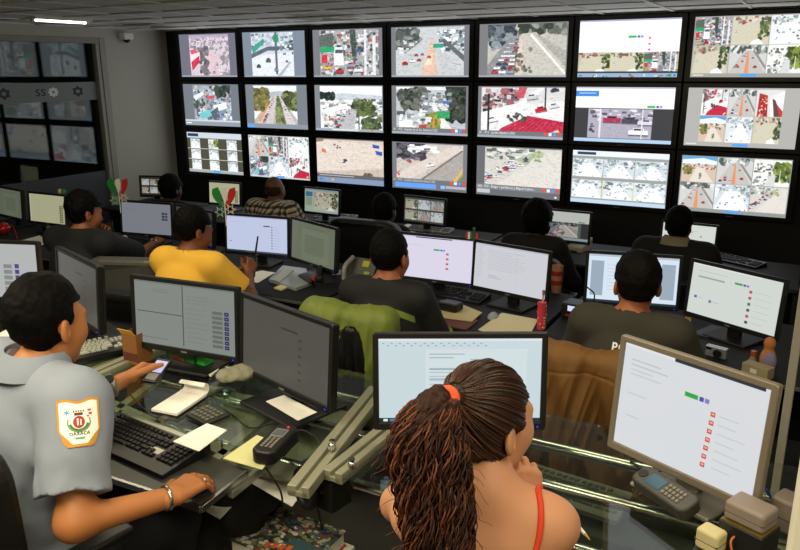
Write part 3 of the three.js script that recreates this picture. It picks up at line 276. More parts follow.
// ---------------------------------------------------------------- desktop monitors
// pages shown on the monitors, drawn on 320 x 190
const PG = {
  docSplit(g) { bar2(g, 0, 0, 320, 190, '#c3cbc4'); bar2(g, 0, 0, 320, 5, '#aab4ac'); bar2(g, 156, 5, 3, 178, '#6c756e'); bar2(g, 8, 92, 150, 2, '#59625c'); lines(g, 60, 22, 70, 2, 7, '#aab3ac'); lines(g, 170, 30, 100, 3, 10, '#b2bbb4'); lines(g, 20, 170, 90, 1, 8, '#9aa39c'); for (let k = 0; k < 8; k++) { bar2(g, 250, 66 + k * 14, 32, 9, '#969f98'); bar2(g, 288, 65 + k * 14, 13, 11, '#3c3c8c'); bar2(g, 292, 69 + k * 14, 5, 3, '#c3c6e0'); } lines(g, 168, 68, 76, 8, 14, '#b0b9b2'); },
  dim(g) { bar2(g, 0, 0, 320, 190, '#8d8a80'); bar2(g, 150, 40, 60, 6, '#6a675f'); for (let k = 0; k < 6; k++) bar2(g, 214, 56 + k * 20, 10, 6, '#74645e'); lines(g, 30, 120, 60, 1, 8, '#7e7b72'); },
  word(g) { bar2(g, 0, 0, 320, 190, '#cfe0e4'); bar2(g, 0, 0, 320, 6, '#e7eef0'); for (let k = 0; k < 26; k++) bar2(g, 6 + k * 8 + rr(0, 3), 10 + (k % 2) * 5, 4, 2, '#8fa0aa'); bar2(g, 92, 24, 200, 160, '#d9e7ea'); lines(g, 100, 34, 70, 2, 8, '#9fb0b8'); lines(g, 180, 46, 80, 2, 7, '#a8b8c0'); lines(g, 100, 66, 170, 12, 9, '#b3c2c8'); lines(g, 100, 68, 120, 3, 22, '#8fa0a8'); bar2(g, 0, 180, 320, 10, '#20313c'); for (let k = 0; k < 8; k++) bar2(g, 8 + k * 13, 182, 9, 6, ['#e7f3ea', '#4d86c0', '#dfe6e8', '#a4c8b0'][k % 4]); },
  web(g) { bar2(g, 0, 0, 320, 190, '#e7eaed'); bar2(g, 0, 0, 210, 5, '#f4f4f4'); bar2(g, 120, 0, 190, 6, '#33363c'); lines(g, 20, 26, 100, 2, 9, '#c5cad0'); lines(g, 20, 44, 80, 2, 8, '#d0d5d9'); green(g, 152, 50, 0.85); for (let k = 0; k < 7; k++) { bar2(g, 212 - k * 1, 68 + k * 15, 10, 8, '#e0604a'); bar2(g, 214 - k * 1, 70 + k * 15, 6, 3, '#f5c3b4'); lines(g, 230, 70 + k * 15, 60, 1, 8, '#d3d8dc'); } lines(g, 20, 88, 70, 1, 8, '#d0d4d8'); lines(g, 22, 130, 40, 1, 8, '#cfd4d8'); },
  web2(g) { bar2(g, 0, 0, 320, 190, '#e2e8e2'); bar2(g, 0, 0, 250, 5, '#f6f6f6'); lines(g, 24, 24, 150, 1, 9, '#c3ccc6'); bar2(g, 24, 44, 100, 6, '#a9b2ac'); green(g, 160, 38, 0.8); for (let k = 0; k < 6; k++) { bar2(g, 214, 54 + k * 22, 10, 10, ['#d05a6a', '#d05a6a', '#3f8a6a', '#4a6a62', '#d0506a', '#3f5a52'][k]); lines(g, 232, 56 + k * 22, 60, 1, 8, '#cdd6d0'); } bar2(g, 20, 120, 10, 10, '#6a70b8'); bar2(g, 76, 126, 10, 10, '#7a80b4'); lines(g, 34, 124, 30, 1, 8, '#bcc4c0'); lines(g, 90, 130, 40, 1, 8, '#bcc4c0'); },
  lilac(g) { bar2(g, 0, 0, 320, 190, '#e2dcf0'); bar2(g, 0, 0, 320, 5, '#cfc9e0'); bar2(g, 70, 3, 160, 4, '#2c2a44'); lines(g, 30, 40, 100, 1, 8, '#cfc9de'); green(g, 150, 52, 0.8); for (let k = 0; k < 4; k++) bar2(g, 206, 66 + k * 22, 11, 9, '#d65a78'); },
  text(g) { bar2(g, 0, 0, 320, 190, '#dcdce4'); bar2(g, 0, 0, 320, 6, '#c9c9d4'); lines(g, 8, 14, 40, 14, 10, '#c3c3cd'); lines(g, 60, 24, 170, 9, 10, '#c6c6d0'); lines(g, 66, 132, 60, 2, 8, '#a4a4b4'); bar2(g, 190, 20, 1, 140, '#c3c3cc'); },
  blueDoc(g) { bar2(g, 0, 0, 320, 190, '#dcebf8'); bar2(g, 0, 0, 320, 8, '#b9c6d4'); bar2(g, 10, 26, 46, 140, '#9fb0c0'); bar2(g, 262, 26, 48, 140, '#9fb0c0'); bar2(g, 0, 182, 320, 8, '#2c3a48'); lines(g, 70, 40, 160, 8, 14, '#c0d0de'); },
  list(g) { bar2(g, 0, 0, 320, 190, '#cdd6f2'); bar2(g, 0, 0, 320, 5, '#b3bcdc'); bar2(g, 196, 42, 34, 6, '#4c5468'); for (let k = 0; k < 9; k++) { bar2(g, 238, 46 + k * 14, 5, 6, '#3f4a80'); lines(g, 250, 48 + k * 14, 40, 1, 8, '#b6bfdc'); } bar2(g, 16, 134, 10, 4, '#8a6a80'); bar2(g, 0, 182, 320, 8, '#4a546c'); for (let k = 0; k < 8; k++) bar2(g, 4 + k * 13, 183, 9, 6, '#1c2436'); lines(g, 20, 30, 120, 1, 8, '#bcc5e2'); },
  olive(g) { bar2(g, 0, 0, 320, 190, '#9aa48a'); bar2(g, 60, 0, 2, 190, '#848e76'); bar2(g, 78, 30, 200, 150, '#a2ac92'); bar2(g, 100, 20, 140, 2, '#7f8972'); bar2(g, 100, 60, 140, 90, '#97a187'); bar2(g, 100, 60, 140, 2, '#7f8972'); },
  grey(g) { bar2(g, 0, 0, 320, 190, '#9fa4ac'); lines(g, 20, 40, 120, 1, 8, '#8e939b'); for (let k = 0; k < 3; k++) { bar2(g, 262, 52 + k * 18, 18, 12, '#3c4048'); bar2(g, 284, 52 + k * 18, 14, 12, '#3c4048'); } },
  cream(g) { bar2(g, 0, 0, 320, 190, '#c8c8a2'); lines(g, 60, 40, 40, 8, 16, '#b4b48c'); for (let k = 0; k < 10; k++) { bar2(g, 272, 66 + k * 12, 16, 8, '#54543c'); bar2(g, 292, 66 + k * 12, 10, 8, '#54543c'); } bar2(g, 0, 0, 10, 190, '#d8d8b8'); },
  pale(g) { bar2(g, 0, 0, 320, 190, '#cdd0d0'); for (let k = 0; k < 6; k++) { bar2(g, 200, 72 + k * 20, 30, 14, '#9a9e9c'); bar2(g, 240, 70 + k * 20, 15, 15, '#5a4f9c'); } lines(g, 20, 40, 120, 3, 30, '#bcc0c0'); },
  six(g) { bar2(g, 0, 0, 320, 190, '#55584e'); for (let i = 0; i < 6; i++) clip(g, 8 + (i % 3) * 104, 14 + Math.floor(i / 3) * 88, 98, 74, () => SC[['tan', 'pale', 'lane', 'tan', 'lane', 'pale'][i]](g)); },
  street(g) { bar2(g, 0, 0, 320, 190, '#dfe3da'); bar2(g, 6, 8, 70, 16, '#3f6aa8'); bar2(g, 0, 70, 320, 106, '#6a706c'); clip(g, 40, 70, 210, 100, () => SC.jam(g)); green(g, 250, 60, 0.7); bar2(g, 270, 70, 50, 100, '#3c403e'); bar2(g, 0, 178, 320, 12, '#9fb0b8'); },
  map(g) { bar2(g, 0, 0, 320, 190, '#aebfae'); bar2(g, 0, 0, 320, 14, '#8fa4a8'); bar2(g, 8, 24, 66, 40, '#3f7a9c'); bar2(g, 10, 70, 60, 70, '#93a58c'); clip(g, 84, 20, 230, 150, () => SC.tan(g)); bits(g, 30, 100, 300, 40, 150, 12, ['#d8dcc4', '#8a7a5c', '#c2b08c', '#6a6a54']); },
  nine(g) { bar2(g, 0, 0, 320, 190, '#3c3a2e'); for (let i = 0; i < 6; i++) clip(g, 14 + (i % 3) * 100, 20 + Math.floor(i / 3) * 84, 90, 66, () => SC[i % 2 ? 'tan' : 'pale'](g)); },
  mixed(g) { bar2(g, 0, 0, 320, 190, '#e4eae2'); lines(g, 100, 40, 160, 2, 26, '#c2cac0'); green(g, 140, 46, 0.7); bar2(g, 230, 70, 10, 8, '#c0506a'); clip(g, 0, 108, 320, 66, () => SC.lane(g)); },
};
const pageTex = {}; Object.keys(PG).forEach((k, i) => { seed = 300 + i; pageTex[k] = canvasTex(320, 190, g => PG[k](g)); }); seed = 11;
const ledBlue = mat(0x101060, 0.4, { emissive: 0x2b35ff, emissiveIntensity: 1.2 });
function monitor(o) {
  const { x, z, yaw, w, h, deck, page, k, label } = o, lift = o.lift ?? 0.075, tilt = o.tilt ?? 0.08, bm = o.bezel ?? M.plastic, bez = o.bez ?? 0.018, bot = o.bot ?? 0.024;
  const m = thing('computer_monitor', label, 'monitor', [x, deck, z], R(yaw), o.group ?? 'desk monitors');
  const head = V(0, lift, 0);
  const pose = g => { g.rotateX(-tilt); return g.translate(head.x, head.y, head.z); };
  part('bezel', pose(frameGeo(w, h, bez, bez, bot, 0.022, 0.003, 0.006)), bm, m, o.bezelLabel);
  part('screen', pose(new THREE.PlaneGeometry(w - 2 * bez, h - bez - bot).translate(0, bot + (h - bez - bot) / 2, -0.006)), screenGlow(pageTex[page], k, 0.3), m);
  part('back_cover', [pose(bx(-w / 2 + 0.004, w / 2 - 0.004, 0.004, h - 0.004, -0.036, -0.0215, 0.006)), pose(bx(-w * 0.32, w * 0.32, h * 0.15, h * 0.82, -0.06, -0.034, 0.012))], o.back ?? M.darkPlastic, m);
  part('neck', [bx(-0.035, 0.035, 0.01, lift + h * 0.45, -0.085 - h * 0.02, -0.062, 0.006)], o.back ?? M.darkPlastic, m);
  const bw = o.base ?? 0.24;
  part('stand_base', bx(-bw / 2, bw / 2, 0, 0.014, -0.17, -0.17 + bw * 0.82, 0.006), o.back ?? M.darkPlastic, m);
  part('power_light', pose(bx(w / 2 - 0.028, w / 2 - 0.0225, 0.0095, 0.0135, -0.001, 0.0022)), ledBlue, m, 'blue power light');
  part('badge', pose(bx(-0.014, 0.014, 0.008, 0.014, -0.001, 0.0012)), M.grey, m);
  return m;
}
const near = DESK[2], mid = DESK[1], far = DESK[0];
const brownBezel = mat(0x877d6e, 0.4, { metalness: 0.25 });
{
  const MON = [
    // near row
    { x: 0.18, z: 5.05, yaw: 19, w: 0.51, h: 0.3, deck: near, page: 'pale', k: 0.72, label: 'black monitor with violet icons behind the head of the grey-shirted man' },
    { x: 0.79, z: 5.07, yaw: -19, w: 0.5, h: 0.3, deck: near, page: 'dim', k: 0.3, label: 'dim black monitor turned sideways beyond the face of grey-shirted man' },
    { x: 1.48, z: 5.13, yaw: 6, w: 0.51, h: 0.297, deck: near, page: 'docSplit', k: 0.4, label: 'black monitor with split page and violet icons before the grey-shirted man', lift: 0.07 },
    { x: 2.03, z: 5.23, yaw: -16, w: 0.517, h: 0.304, deck: near, page: 'dim', k: 0.3, label: 'dark dim monitor on a broad base plate with a paper', lift: 0.07, base: 0.3 },
    { x: 2.69, z: 5.20, yaw: 28, w: 0.53, h: 0.31, deck: near, page: 'word', k: 0.92, label: 'bright monitor with text document behind the ponytailed woman', lift: 0.07 },
    { x: 3.32, z: 5.18, yaw: -24, w: 0.452, h: 0.345, deck: near, page: 'web', k: 0.86, label: 'silver-framed monitor with green button and red icons beside the woman', lift: 0.07, bezel: brownBezel, bezelLabel: 'silver-brown frame', back: M.silver },
    // middle row
    { x: -2.62, z: 3.07, yaw: -9, w: 0.46, h: 0.276, deck: mid, page: 'olive', k: 0.3, label: 'dim olive monitor beside the red desk object' },
    { x: -2.06, z: 3.11, yaw: 2, w: 0.461, h: 0.276, deck: mid, page: 'cream', k: 0.62, label: 'cream-coloured monitor with dark icon column behind dark-shirted man' },
    { x: -0.97, z: 3.04, yaw: 9, w: 0.497, h: 0.279, deck: mid, page: 'grey', k: 0.52, label: 'grey monitor with pinwheel on top before the dark-shirted man' },
    { x: -0.43, z: 3.09, yaw: -13, w: 0.5, h: 0.285, deck: mid, page: 'dim', k: 0.2, label: 'almost dark monitor behind the head of yellow-shirted man' },
    { x: 0.21, z: 3.14, yaw: 8, w: 0.521, h: 0.292, deck: mid, page: 'list', k: 0.86, label: 'bluish monitor with icon list before the yellow-shirted man' },
    { x: 0.72, z: 3.20, yaw: -20, w: 0.528, h: 0.301, deck: mid, page: 'olive', k: 0.42, label: 'dim olive monitor between papers and the black high-backed chair' },
    { x: 1.62, z: 3.18, yaw: 3, w: 0.51, h: 0.3, deck: mid, page: 'lilac', k: 0.94, label: 'lilac monitor with red icons before the man in dark jacket' },
    { x: 2.11, z: 3.23, yaw: -11, w: 0.512, h: 0.301, deck: mid, page: 'text', k: 0.86, label: 'pale monitor with text columns behind the pink pencil tube' },
    { x: 2.78, z: 3.12, yaw: 12, w: 0.502, h: 0.305, deck: mid, page: 'blueDoc', k: 0.95, label: 'light blue monitor behind the head of olive-shirted man' },
    { x: 3.28, z: 3.22, yaw: -27, w: 0.516, h: 0.307, deck: mid, page: 'web2', k: 0.84, label: 'pale green monitor with coloured icons beside the olive-shirted man' },
    // front row
    { x: -3.25, z: 0.80, yaw: 18, w: 0.372, h: 0.255, deck: far, page: 'nine', k: 0.5, label: 'small monitor of dark camera tiles by the pale wall' },
    { x: -2.12, z: 0.85, yaw: 5, w: 0.44, h: 0.265, deck: far, page: 'cream', k: 0.7, label: 'small pale monitor behind the green white and red pinwheel' },
    { x: -0.84, z: 0.82, yaw: -3, w: 0.471, h: 0.28, deck: far, page: 'map', k: 0.7, label: 'small monitor with map picture beside the bald man' },
    { x: 0.34, z: 0.80, yaw: -5, w: 0.487, h: 0.275, deck: far, page: 'six', k: 0.62, label: 'small monitor with six dim camera tiles under the wall' },
    { x: 1.76, z: 0.91, yaw: -1, w: 0.456, h: 0.284, deck: far, page: 'street', k: 0.62, label: 'small monitor with street picture beside the cream desk phone' },
    { x: 2.77, z: 0.91, yaw: -4, w: 0.44, h: 0.268, deck: far, page: 'mixed', k: 0.85, label: 'small bright monitor behind the dark-haired man in black' },
  ];
  for (const o of MON) monitor(o);
}
// ---------------------------------------------------------------- signed distance modelling (surface nets)
const smin = (a, b, k) => { const h = Math.max(k - Math.abs(a - b), 0) / k; return Math.min(a, b) - h * h * k * 0.25; };
// primitives are closures (x, y, z) -> distance
function rcone(a, b, r1, r2) {                     // tapered capsule
  const ax = a.x, ay = a.y, az = a.z, bx_ = b.x - ax, by = b.y - ay, bz = b.z - az, L = bx_ * bx_ + by * by + bz * bz || 1e-9;
  const f = (x, y, z) => { const px = x - ax, py = y - ay, pz = z - az; let t = (px * bx_ + py * by + pz * bz) / L; t = t < 0 ? 0 : t > 1 ? 1 : t; const dx = px - bx_ * t, dy = py - by * t, dz = pz - bz * t; return Math.sqrt(dx * dx + dy * dy + dz * dz) - (r1 + (r2 - r1) * t); };
  const m = Math.max(r1, r2); f.box = [Math.min(a.x, b.x) - m, Math.min(a.y, b.y) - m, Math.min(a.z, b.z) - m, Math.max(a.x, b.x) + m, Math.max(a.y, b.y) + m, Math.max(a.z, b.z) + m]; return f;
}
function ell(c, r, q) {                             // ellipsoid, q: quaternion of its axes
  const X = V(1, 0, 0), Y = V(0, 1, 0), Z = V(0, 0, 1); if (q) { X.applyQuaternion(q); Y.applyQuaternion(q); Z.applyQuaternion(q); }
  const m = Math.max(r.x, r.y, r.z);
  const f = (x, y, z) => { const dx = x - c.x, dy = y - c.y, dz = z - c.z; const u = (dx * X.x + dy * X.y + dz * X.z), v = (dx * Y.x + dy * Y.y + dz * Y.z), w = (dx * Z.x + dy * Z.y + dz * Z.z); const k0 = Math.sqrt((u / r.x) ** 2 + (v / r.y) ** 2 + (w / r.z) ** 2), k1 = Math.sqrt((u / r.x ** 2) ** 2 + (v / r.y ** 2) ** 2 + (w / r.z ** 2) ** 2); return k1 < 1e-9 ? -Math.min(r.x, r.y, r.z) : k0 * (k0 - 1) / k1; };
  f.box = [c.x - m, c.y - m, c.z - m, c.x + m, c.y + m, c.z + m]; return f;
}
const boxOf = fs => fs.reduce((b, f) => [Math.min(b[0], f.box[0]), Math.min(b[1], f.box[1]), Math.min(b[2], f.box[2]), Math.max(b[3], f.box[3]), Math.max(b[4], f.box[4]), Math.max(b[5], f.box[5])], [9, 9, 9, -9, -9, -9]);
const grow = (b, e) => [b[0] - e, b[1] - e, b[2] - e, b[3] + e, b[4] + e, b[5] + e];
function blend(fs, k) { const n = fs.length; const f = (x, y, z) => { let d = fs[0](x, y, z); for (let i = 1; i < n; i++) d = smin(d, fs[i](x, y, z), k); return d; }; f.box = boxOf(fs); return f; }
function netMesh(fn, box, cell) {
  const [x0, y0, z0] = box, nx = Math.ceil((box[3] - x0) / cell) + 1, ny = Math.ceil((box[4] - y0) / cell) + 1, nz = Math.ceil((box[5] - z0) / cell) + 1;
  const S = new Float32Array(nx * ny * nz).fill(NaN), B = 5, id = (i, j, k) => (k * ny + j) * nx + i;
  const half = B * cell * 0.5, reach = half * 1.7321 + cell * 1.2;
  for (let k = 0; k < nz; k += B) for (let j = 0; j < ny; j += B) for (let i = 0; i < nx; i += B) {
    const d = fn(x0 + (i + B / 2) * cell, y0 + (j + B / 2) * cell, z0 + (k + B / 2) * cell);
    const far = Math.abs(d) > reach * 1.35;
    for (let c = k; c < Math.min(k + B, nz); c++) for (let b = j; b < Math.min(j + B, ny); b++) for (let a = i; a < Math.min(i + B, nx); a++) S[id(a, b, c)] = far ? d : fn(x0 + a * cell, y0 + b * cell, z0 + c * cell);
  }
  const pos = [], idx = [], vid = new Int32Array(nx * ny * nz).fill(-1);
  const co = [[0, 0, 0], [1, 0, 0], [0, 1, 0], [1, 1, 0], [0, 0, 1], [1, 0, 1], [0, 1, 1], [1, 1, 1]], ed = [[0, 1], [2, 3], [4, 5], [6, 7], [0, 2], [1, 3], [4, 6], [5, 7], [0, 4], [1, 5], [2, 6], [3, 7]];
  const v = new Float64Array(8);
  for (let k = 0; k < nz - 1; k++) for (let j = 0; j < ny - 1; j++) for (let i = 0; i < nx - 1; i++) {
    let m = 0; for (let c = 0; c < 8; c++) { v[c] = S[id(i + co[c][0], j + co[c][1], k + co[c][2])]; if (v[c] < 0) m |= 1 << c; }
    if (m === 0 || m === 255) continue;
    let sx = 0, sy = 0, sz = 0, n = 0;
    for (const [a, b] of ed) { if ((v[a] < 0) === (v[b] < 0)) continue; const t = v[a] / (v[a] - v[b]); sx += co[a][0] + (co[b][0] - co[a][0]) * t; sy += co[a][1] + (co[b][1] - co[a][1]) * t; sz += co[a][2] + (co[b][2] - co[a][2]) * t; n++; }
    vid[id(i, j, k)] = pos.length / 3; pos.push(x0 + (i + sx / n) * cell, y0 + (j + sy / n) * cell, z0 + (k + sz / n) * cell);
  }
  const quad = (a, b, c, d, flip) => { if (a < 0 || b < 0 || c < 0 || d < 0) return; flip ? idx.push(a, c, b, a, d, c) : idx.push(a, b, c, a, c, d); };
  for (let k = 1; k < nz - 1; k++) for (let j = 1; j < ny - 1; j++) for (let i = 1; i < nx - 1; i++) {
    const s = S[id(i, j, k)] < 0;
    if (s !== S[id(i + 1, j, k)] < 0) quad(vid[id(i, j - 1, k - 1)], vid[id(i, j, k - 1)], vid[id(i, j, k)], vid[id(i, j - 1, k)], !s);
    if (s !== S[id(i, j + 1, k)] < 0) quad(vid[id(i - 1, j, k - 1)], vid[id(i - 1, j, k)], vid[id(i, j, k)], vid[id(i, j, k - 1)], !s);
    if (s !== S[id(i, j, k + 1)] < 0) quad(vid[id(i - 1, j - 1, k)], vid[id(i, j - 1, k)], vid[id(i, j, k)], vid[id(i - 1, j, k)], !s);
  }
  const P_ = new Float32Array(pos), N = new Float32Array(pos.length), e = cell * 0.45, uv = new Float32Array(pos.length / 3 * 2);
  for (let q = 0; q < pos.length; q += 3) { const x = P_[q], y = P_[q + 1], z = P_[q + 2]; let a = fn(x + e, y, z) - fn(x - e, y, z), b = fn(x, y + e, z) - fn(x, y - e, z), c = fn(x, y, z + e) - fn(x, y, z - e); const l = Math.hypot(a, b, c) || 1; N[q] = a / l; N[q + 1] = b / l; N[q + 2] = c / l; uv[q / 3 * 2] = x + z; uv[q / 3 * 2 + 1] = y + 0.3 * z; }
  const g = new THREE.BufferGeometry(); g.setAttribute('position', new THREE.BufferAttribute(P_, 3)); g.setAttribute('normal', new THREE.BufferAttribute(N, 3)); g.setAttribute('uv', new THREE.BufferAttribute(uv, 2)); g.setIndex(idx); return g;
}
const lerp = (a, b, t) => a.clone().lerp(b, t);
// ---- head in its own frame: x right, y up, face towards -z; about 0.23 m tall
function headFns(k = 1) {
  const S = k; const v = (x, y, z) => V(x * S, y * S, z * S);
  const skull = ell(v(0, 0.03, 0.018), v(0.076, 0.093, 0.096)), face = ell(v(0, -0.035, -0.032), v(0.061, 0.085, 0.066)), jaw = ell(v(0, -0.075, -0.022), v(0.052, 0.042, 0.06)), chin = ell(v(0, -0.105, -0.07), v(0.024, 0.02, 0.02));
  const brow = ell(v(0, 0.024, -0.08), v(0.052, 0.016, 0.018)), nose = rcone(v(0, 0.012, -0.095), v(0, -0.034, -0.114), 0.009 * S, 0.014 * S), nost = ell(v(0, -0.038, -0.103), v(0.019, 0.01, 0.014)), lips = ell(v(0, -0.068, -0.093), v(0.024, 0.012, 0.014)), cheekL = ell(v(-0.04, -0.03, -0.065), v(0.024, 0.028, 0.026)), cheekR = ell(v(0.04, -0.03, -0.065), v(0.024, 0.028, 0.026));
  const base = blend([skull, face, jaw, chin, brow, cheekL, cheekR], 0.035 * S), nn = blend([nose, nost], 0.012 * S);
  const sockets = [-1, 1].map(s => ell(v(s * 0.03, 0.004, -0.098), v(0.017, 0.011, 0.014)));
  const qe = s => new THREE.Quaternion().setFromEuler(new THREE.Euler(0.15, s * 0.45, 0));
  const ears = [-1, 1].map(s => ell(v(s * 0.079, -0.012, 0.012), v(0.011, 0.034, 0.021), qe(s))), dips = [-1, 1].map(s => ell(v(s * 0.09, -0.006, 0.008), v(0.007, 0.02, 0.011), qe(s)));
  const f = (x, y, z) => { let d = smin(base(x, y, z), nn(x, y, z), 0.014 * S); d = smin(d, lips(x, y, z), 0.012 * S); for (const s of sockets) d = -smin(-d, s(x, y, z), 0.01 * S); let e = Math.min(ears[0](x, y, z), ears[1](x, y, z)); for (const s of dips) e = Math.max(e, -s(x, y, z)); return smin(d, e, 0.006 * S); };
  f.base = base; f.box = [-0.1 * S, -0.14 * S, -0.14 * S, 0.1 * S, 0.14 * S, 0.13 * S]; return f;
}
function framed(f, p, q) { const X = V(1, 0, 0).applyQuaternion(q), Y = V(0, 1, 0).applyQuaternion(q), Z = V(0, 0, 1).applyQuaternion(q); return (x, y, z) => { const a = x - p.x, b = y - p.y, c = z - p.z; return f(a * X.x + b * X.y + c * X.z, a * Y.x + b * Y.y + c * Y.z, a * Z.x + b * Z.y + c * Z.z); }; }
// ---- hand: wrist point, direction to the knuckles, back-of-hand normal, side +1: thumb towards dir x back ... ; curl per finger 0..1
function handFns(w, dir, back, side, curl = [0.35, 0.4, 0.45, 0.5], thumb = 0.4, k = 1) {
  dir = dir.clone().normalize(); back = back.clone().addScaledVector(dir, -back.dot(dir)).normalize(); const s = dir.clone().cross(back).normalize().multiplyScalar(side);   // s points to the thumb side
  const at = (f, t, b) => w.clone().addScaledVector(dir, f * k).addScaledVector(s, t * k).addScaledVector(back, b * k);
  const palm = [], fing = []; const base = [[0.088, 0.028], [0.092, 0.009], [0.087, -0.011], [0.078, -0.029]], len = [0.072, 0.08, 0.073, 0.058];
  base.forEach(([f, t], i) => palm.push(rcone(at(0.008, t * 0.62, 0), at(f, t, 0), 0.0155 * k, 0.0115 * k)));
  palm.push(ell(at(0.035, 0.024, -0.01), V(0.018, 0.018, 0.018).multiplyScalar(k)));
  base.forEach(([f, t], i) => {
    let p = at(f, t, 0), a = 0.25 + curl[i] * 0.6; const spread = t * 0.9; const L = len[i] * k; const seg = [0.46, 0.3, 0.24], r = [0.0098, 0.0088, 0.008, 0.0066].map(q => q * k * (i === 3 ? 0.88 : 1));
    const chain = []; for (let j = 0; j < 3; j++) { const d = dir.clone().multiplyScalar(Math.cos(a)).addScaledVector(back, -Math.sin(a)).addScaledVector(s, spread * 2 * (1 - curl[i]) * 0.6).normalize(); const n = p.clone().addScaledVector(d, L * seg[j]); chain.push(rcone(p, n, r[j], r[j + 1])); p = n; a += 0.2 + curl[i] * 0.95; }
    fing.push(blend(chain, 0.003));
  });
  { const p0 = at(0.028, 0.026, -0.006), d1 = dir.clone().multiplyScalar(0.75).addScaledVector(s, 0.75 - thumb * 0.5).addScaledVector(back, -0.25 - thumb * 0.5).normalize(), p1 = p0.clone().addScaledVector(d1, 0.042 * k), d2 = d1.clone().addScaledVector(dir, 0.5).addScaledVector(s, -thumb * 0.7).normalize(), p2 = p1.clone().addScaledVector(d2, 0.032 * k), p3 = p2.clone().addScaledVector(d2.clone().addScaledVector(back, -0.2).normalize(), 0.024 * k); fing.push(blend([rcone(p0, p1, 0.0145 * k, 0.0115 * k), rcone(p1, p2, 0.0115 * k, 0.01 * k), rcone(p2, p3, 0.01 * k, 0.0075 * k)], 0.004)); }
  palm.push(rcone(at(-0.014, 0, 0), at(0.014, 0, 0), 0.0235 * k, 0.022 * k));
  const P0 = blend(palm, 0.014), f = (x, y, z) => { let d = 9; for (const g of fing) d = Math.min(d, g(x, y, z)); return smin(P0(x, y, z), d, 0.007); };
  f.box = grow(boxOf([P0, ...fing]), 0.01); f.knuckle = at(0.09, 0, 0); f.at = at; return f;
}
// ---------------------------------------------------------------- people
const knit = noiseTex(128, (u, v) => 0.5 + 0.5 * Math.sin(u * 402) * Math.sin(v * 402) * 0.5 + rr(-0.25, 0.25), 0.2, 0.8, 14, 14);
const cloth = (c, r = 0.85, e = {}) => mat(c, r, { bumpMap: knit, bumpScale: 0.0006, ...e });
const skinM = c => phys(c, 0.55, { sheen: 0.2, sheenRoughness: 0.5 });
const hairTex = noiseTex(128, (u, v) => rnd(), 0.3, 0.8, 26, 5);
const hairM = (c, r = 0.5) => phys(c, r + 0.2, { specularIntensity: 0.2, bumpMap: hairTex, bumpScale: 0.001 });
const fold = (x, y, z, s, f) => s * noise.noise(x * f, y * f * 0.45, z * f) + s * 0.5 * noise.noise(x * f * 2.3 + 7, y * f * 1.4, z * f * 2.3);
function ik(S, W, l1, l2, pole) {
  const d = W.clone().sub(S), L = d.length(); d.normalize(); let s = 1; if (L > (l1 + l2) * 0.985) s = L / ((l1 + l2) * 0.985); l1 *= s; l2 *= s;
  const a = (l1 * l1 - l2 * l2 + L * L) / (2 * L), h = Math.sqrt(Math.max(0, l1 * l1 - a * a)); const p = pole.clone().addScaledVector(d, -pole.dot(d)).normalize();
  return S.clone().addScaledVector(d, a).addScaledVector(p, h);
}
const PEOPLE = [];
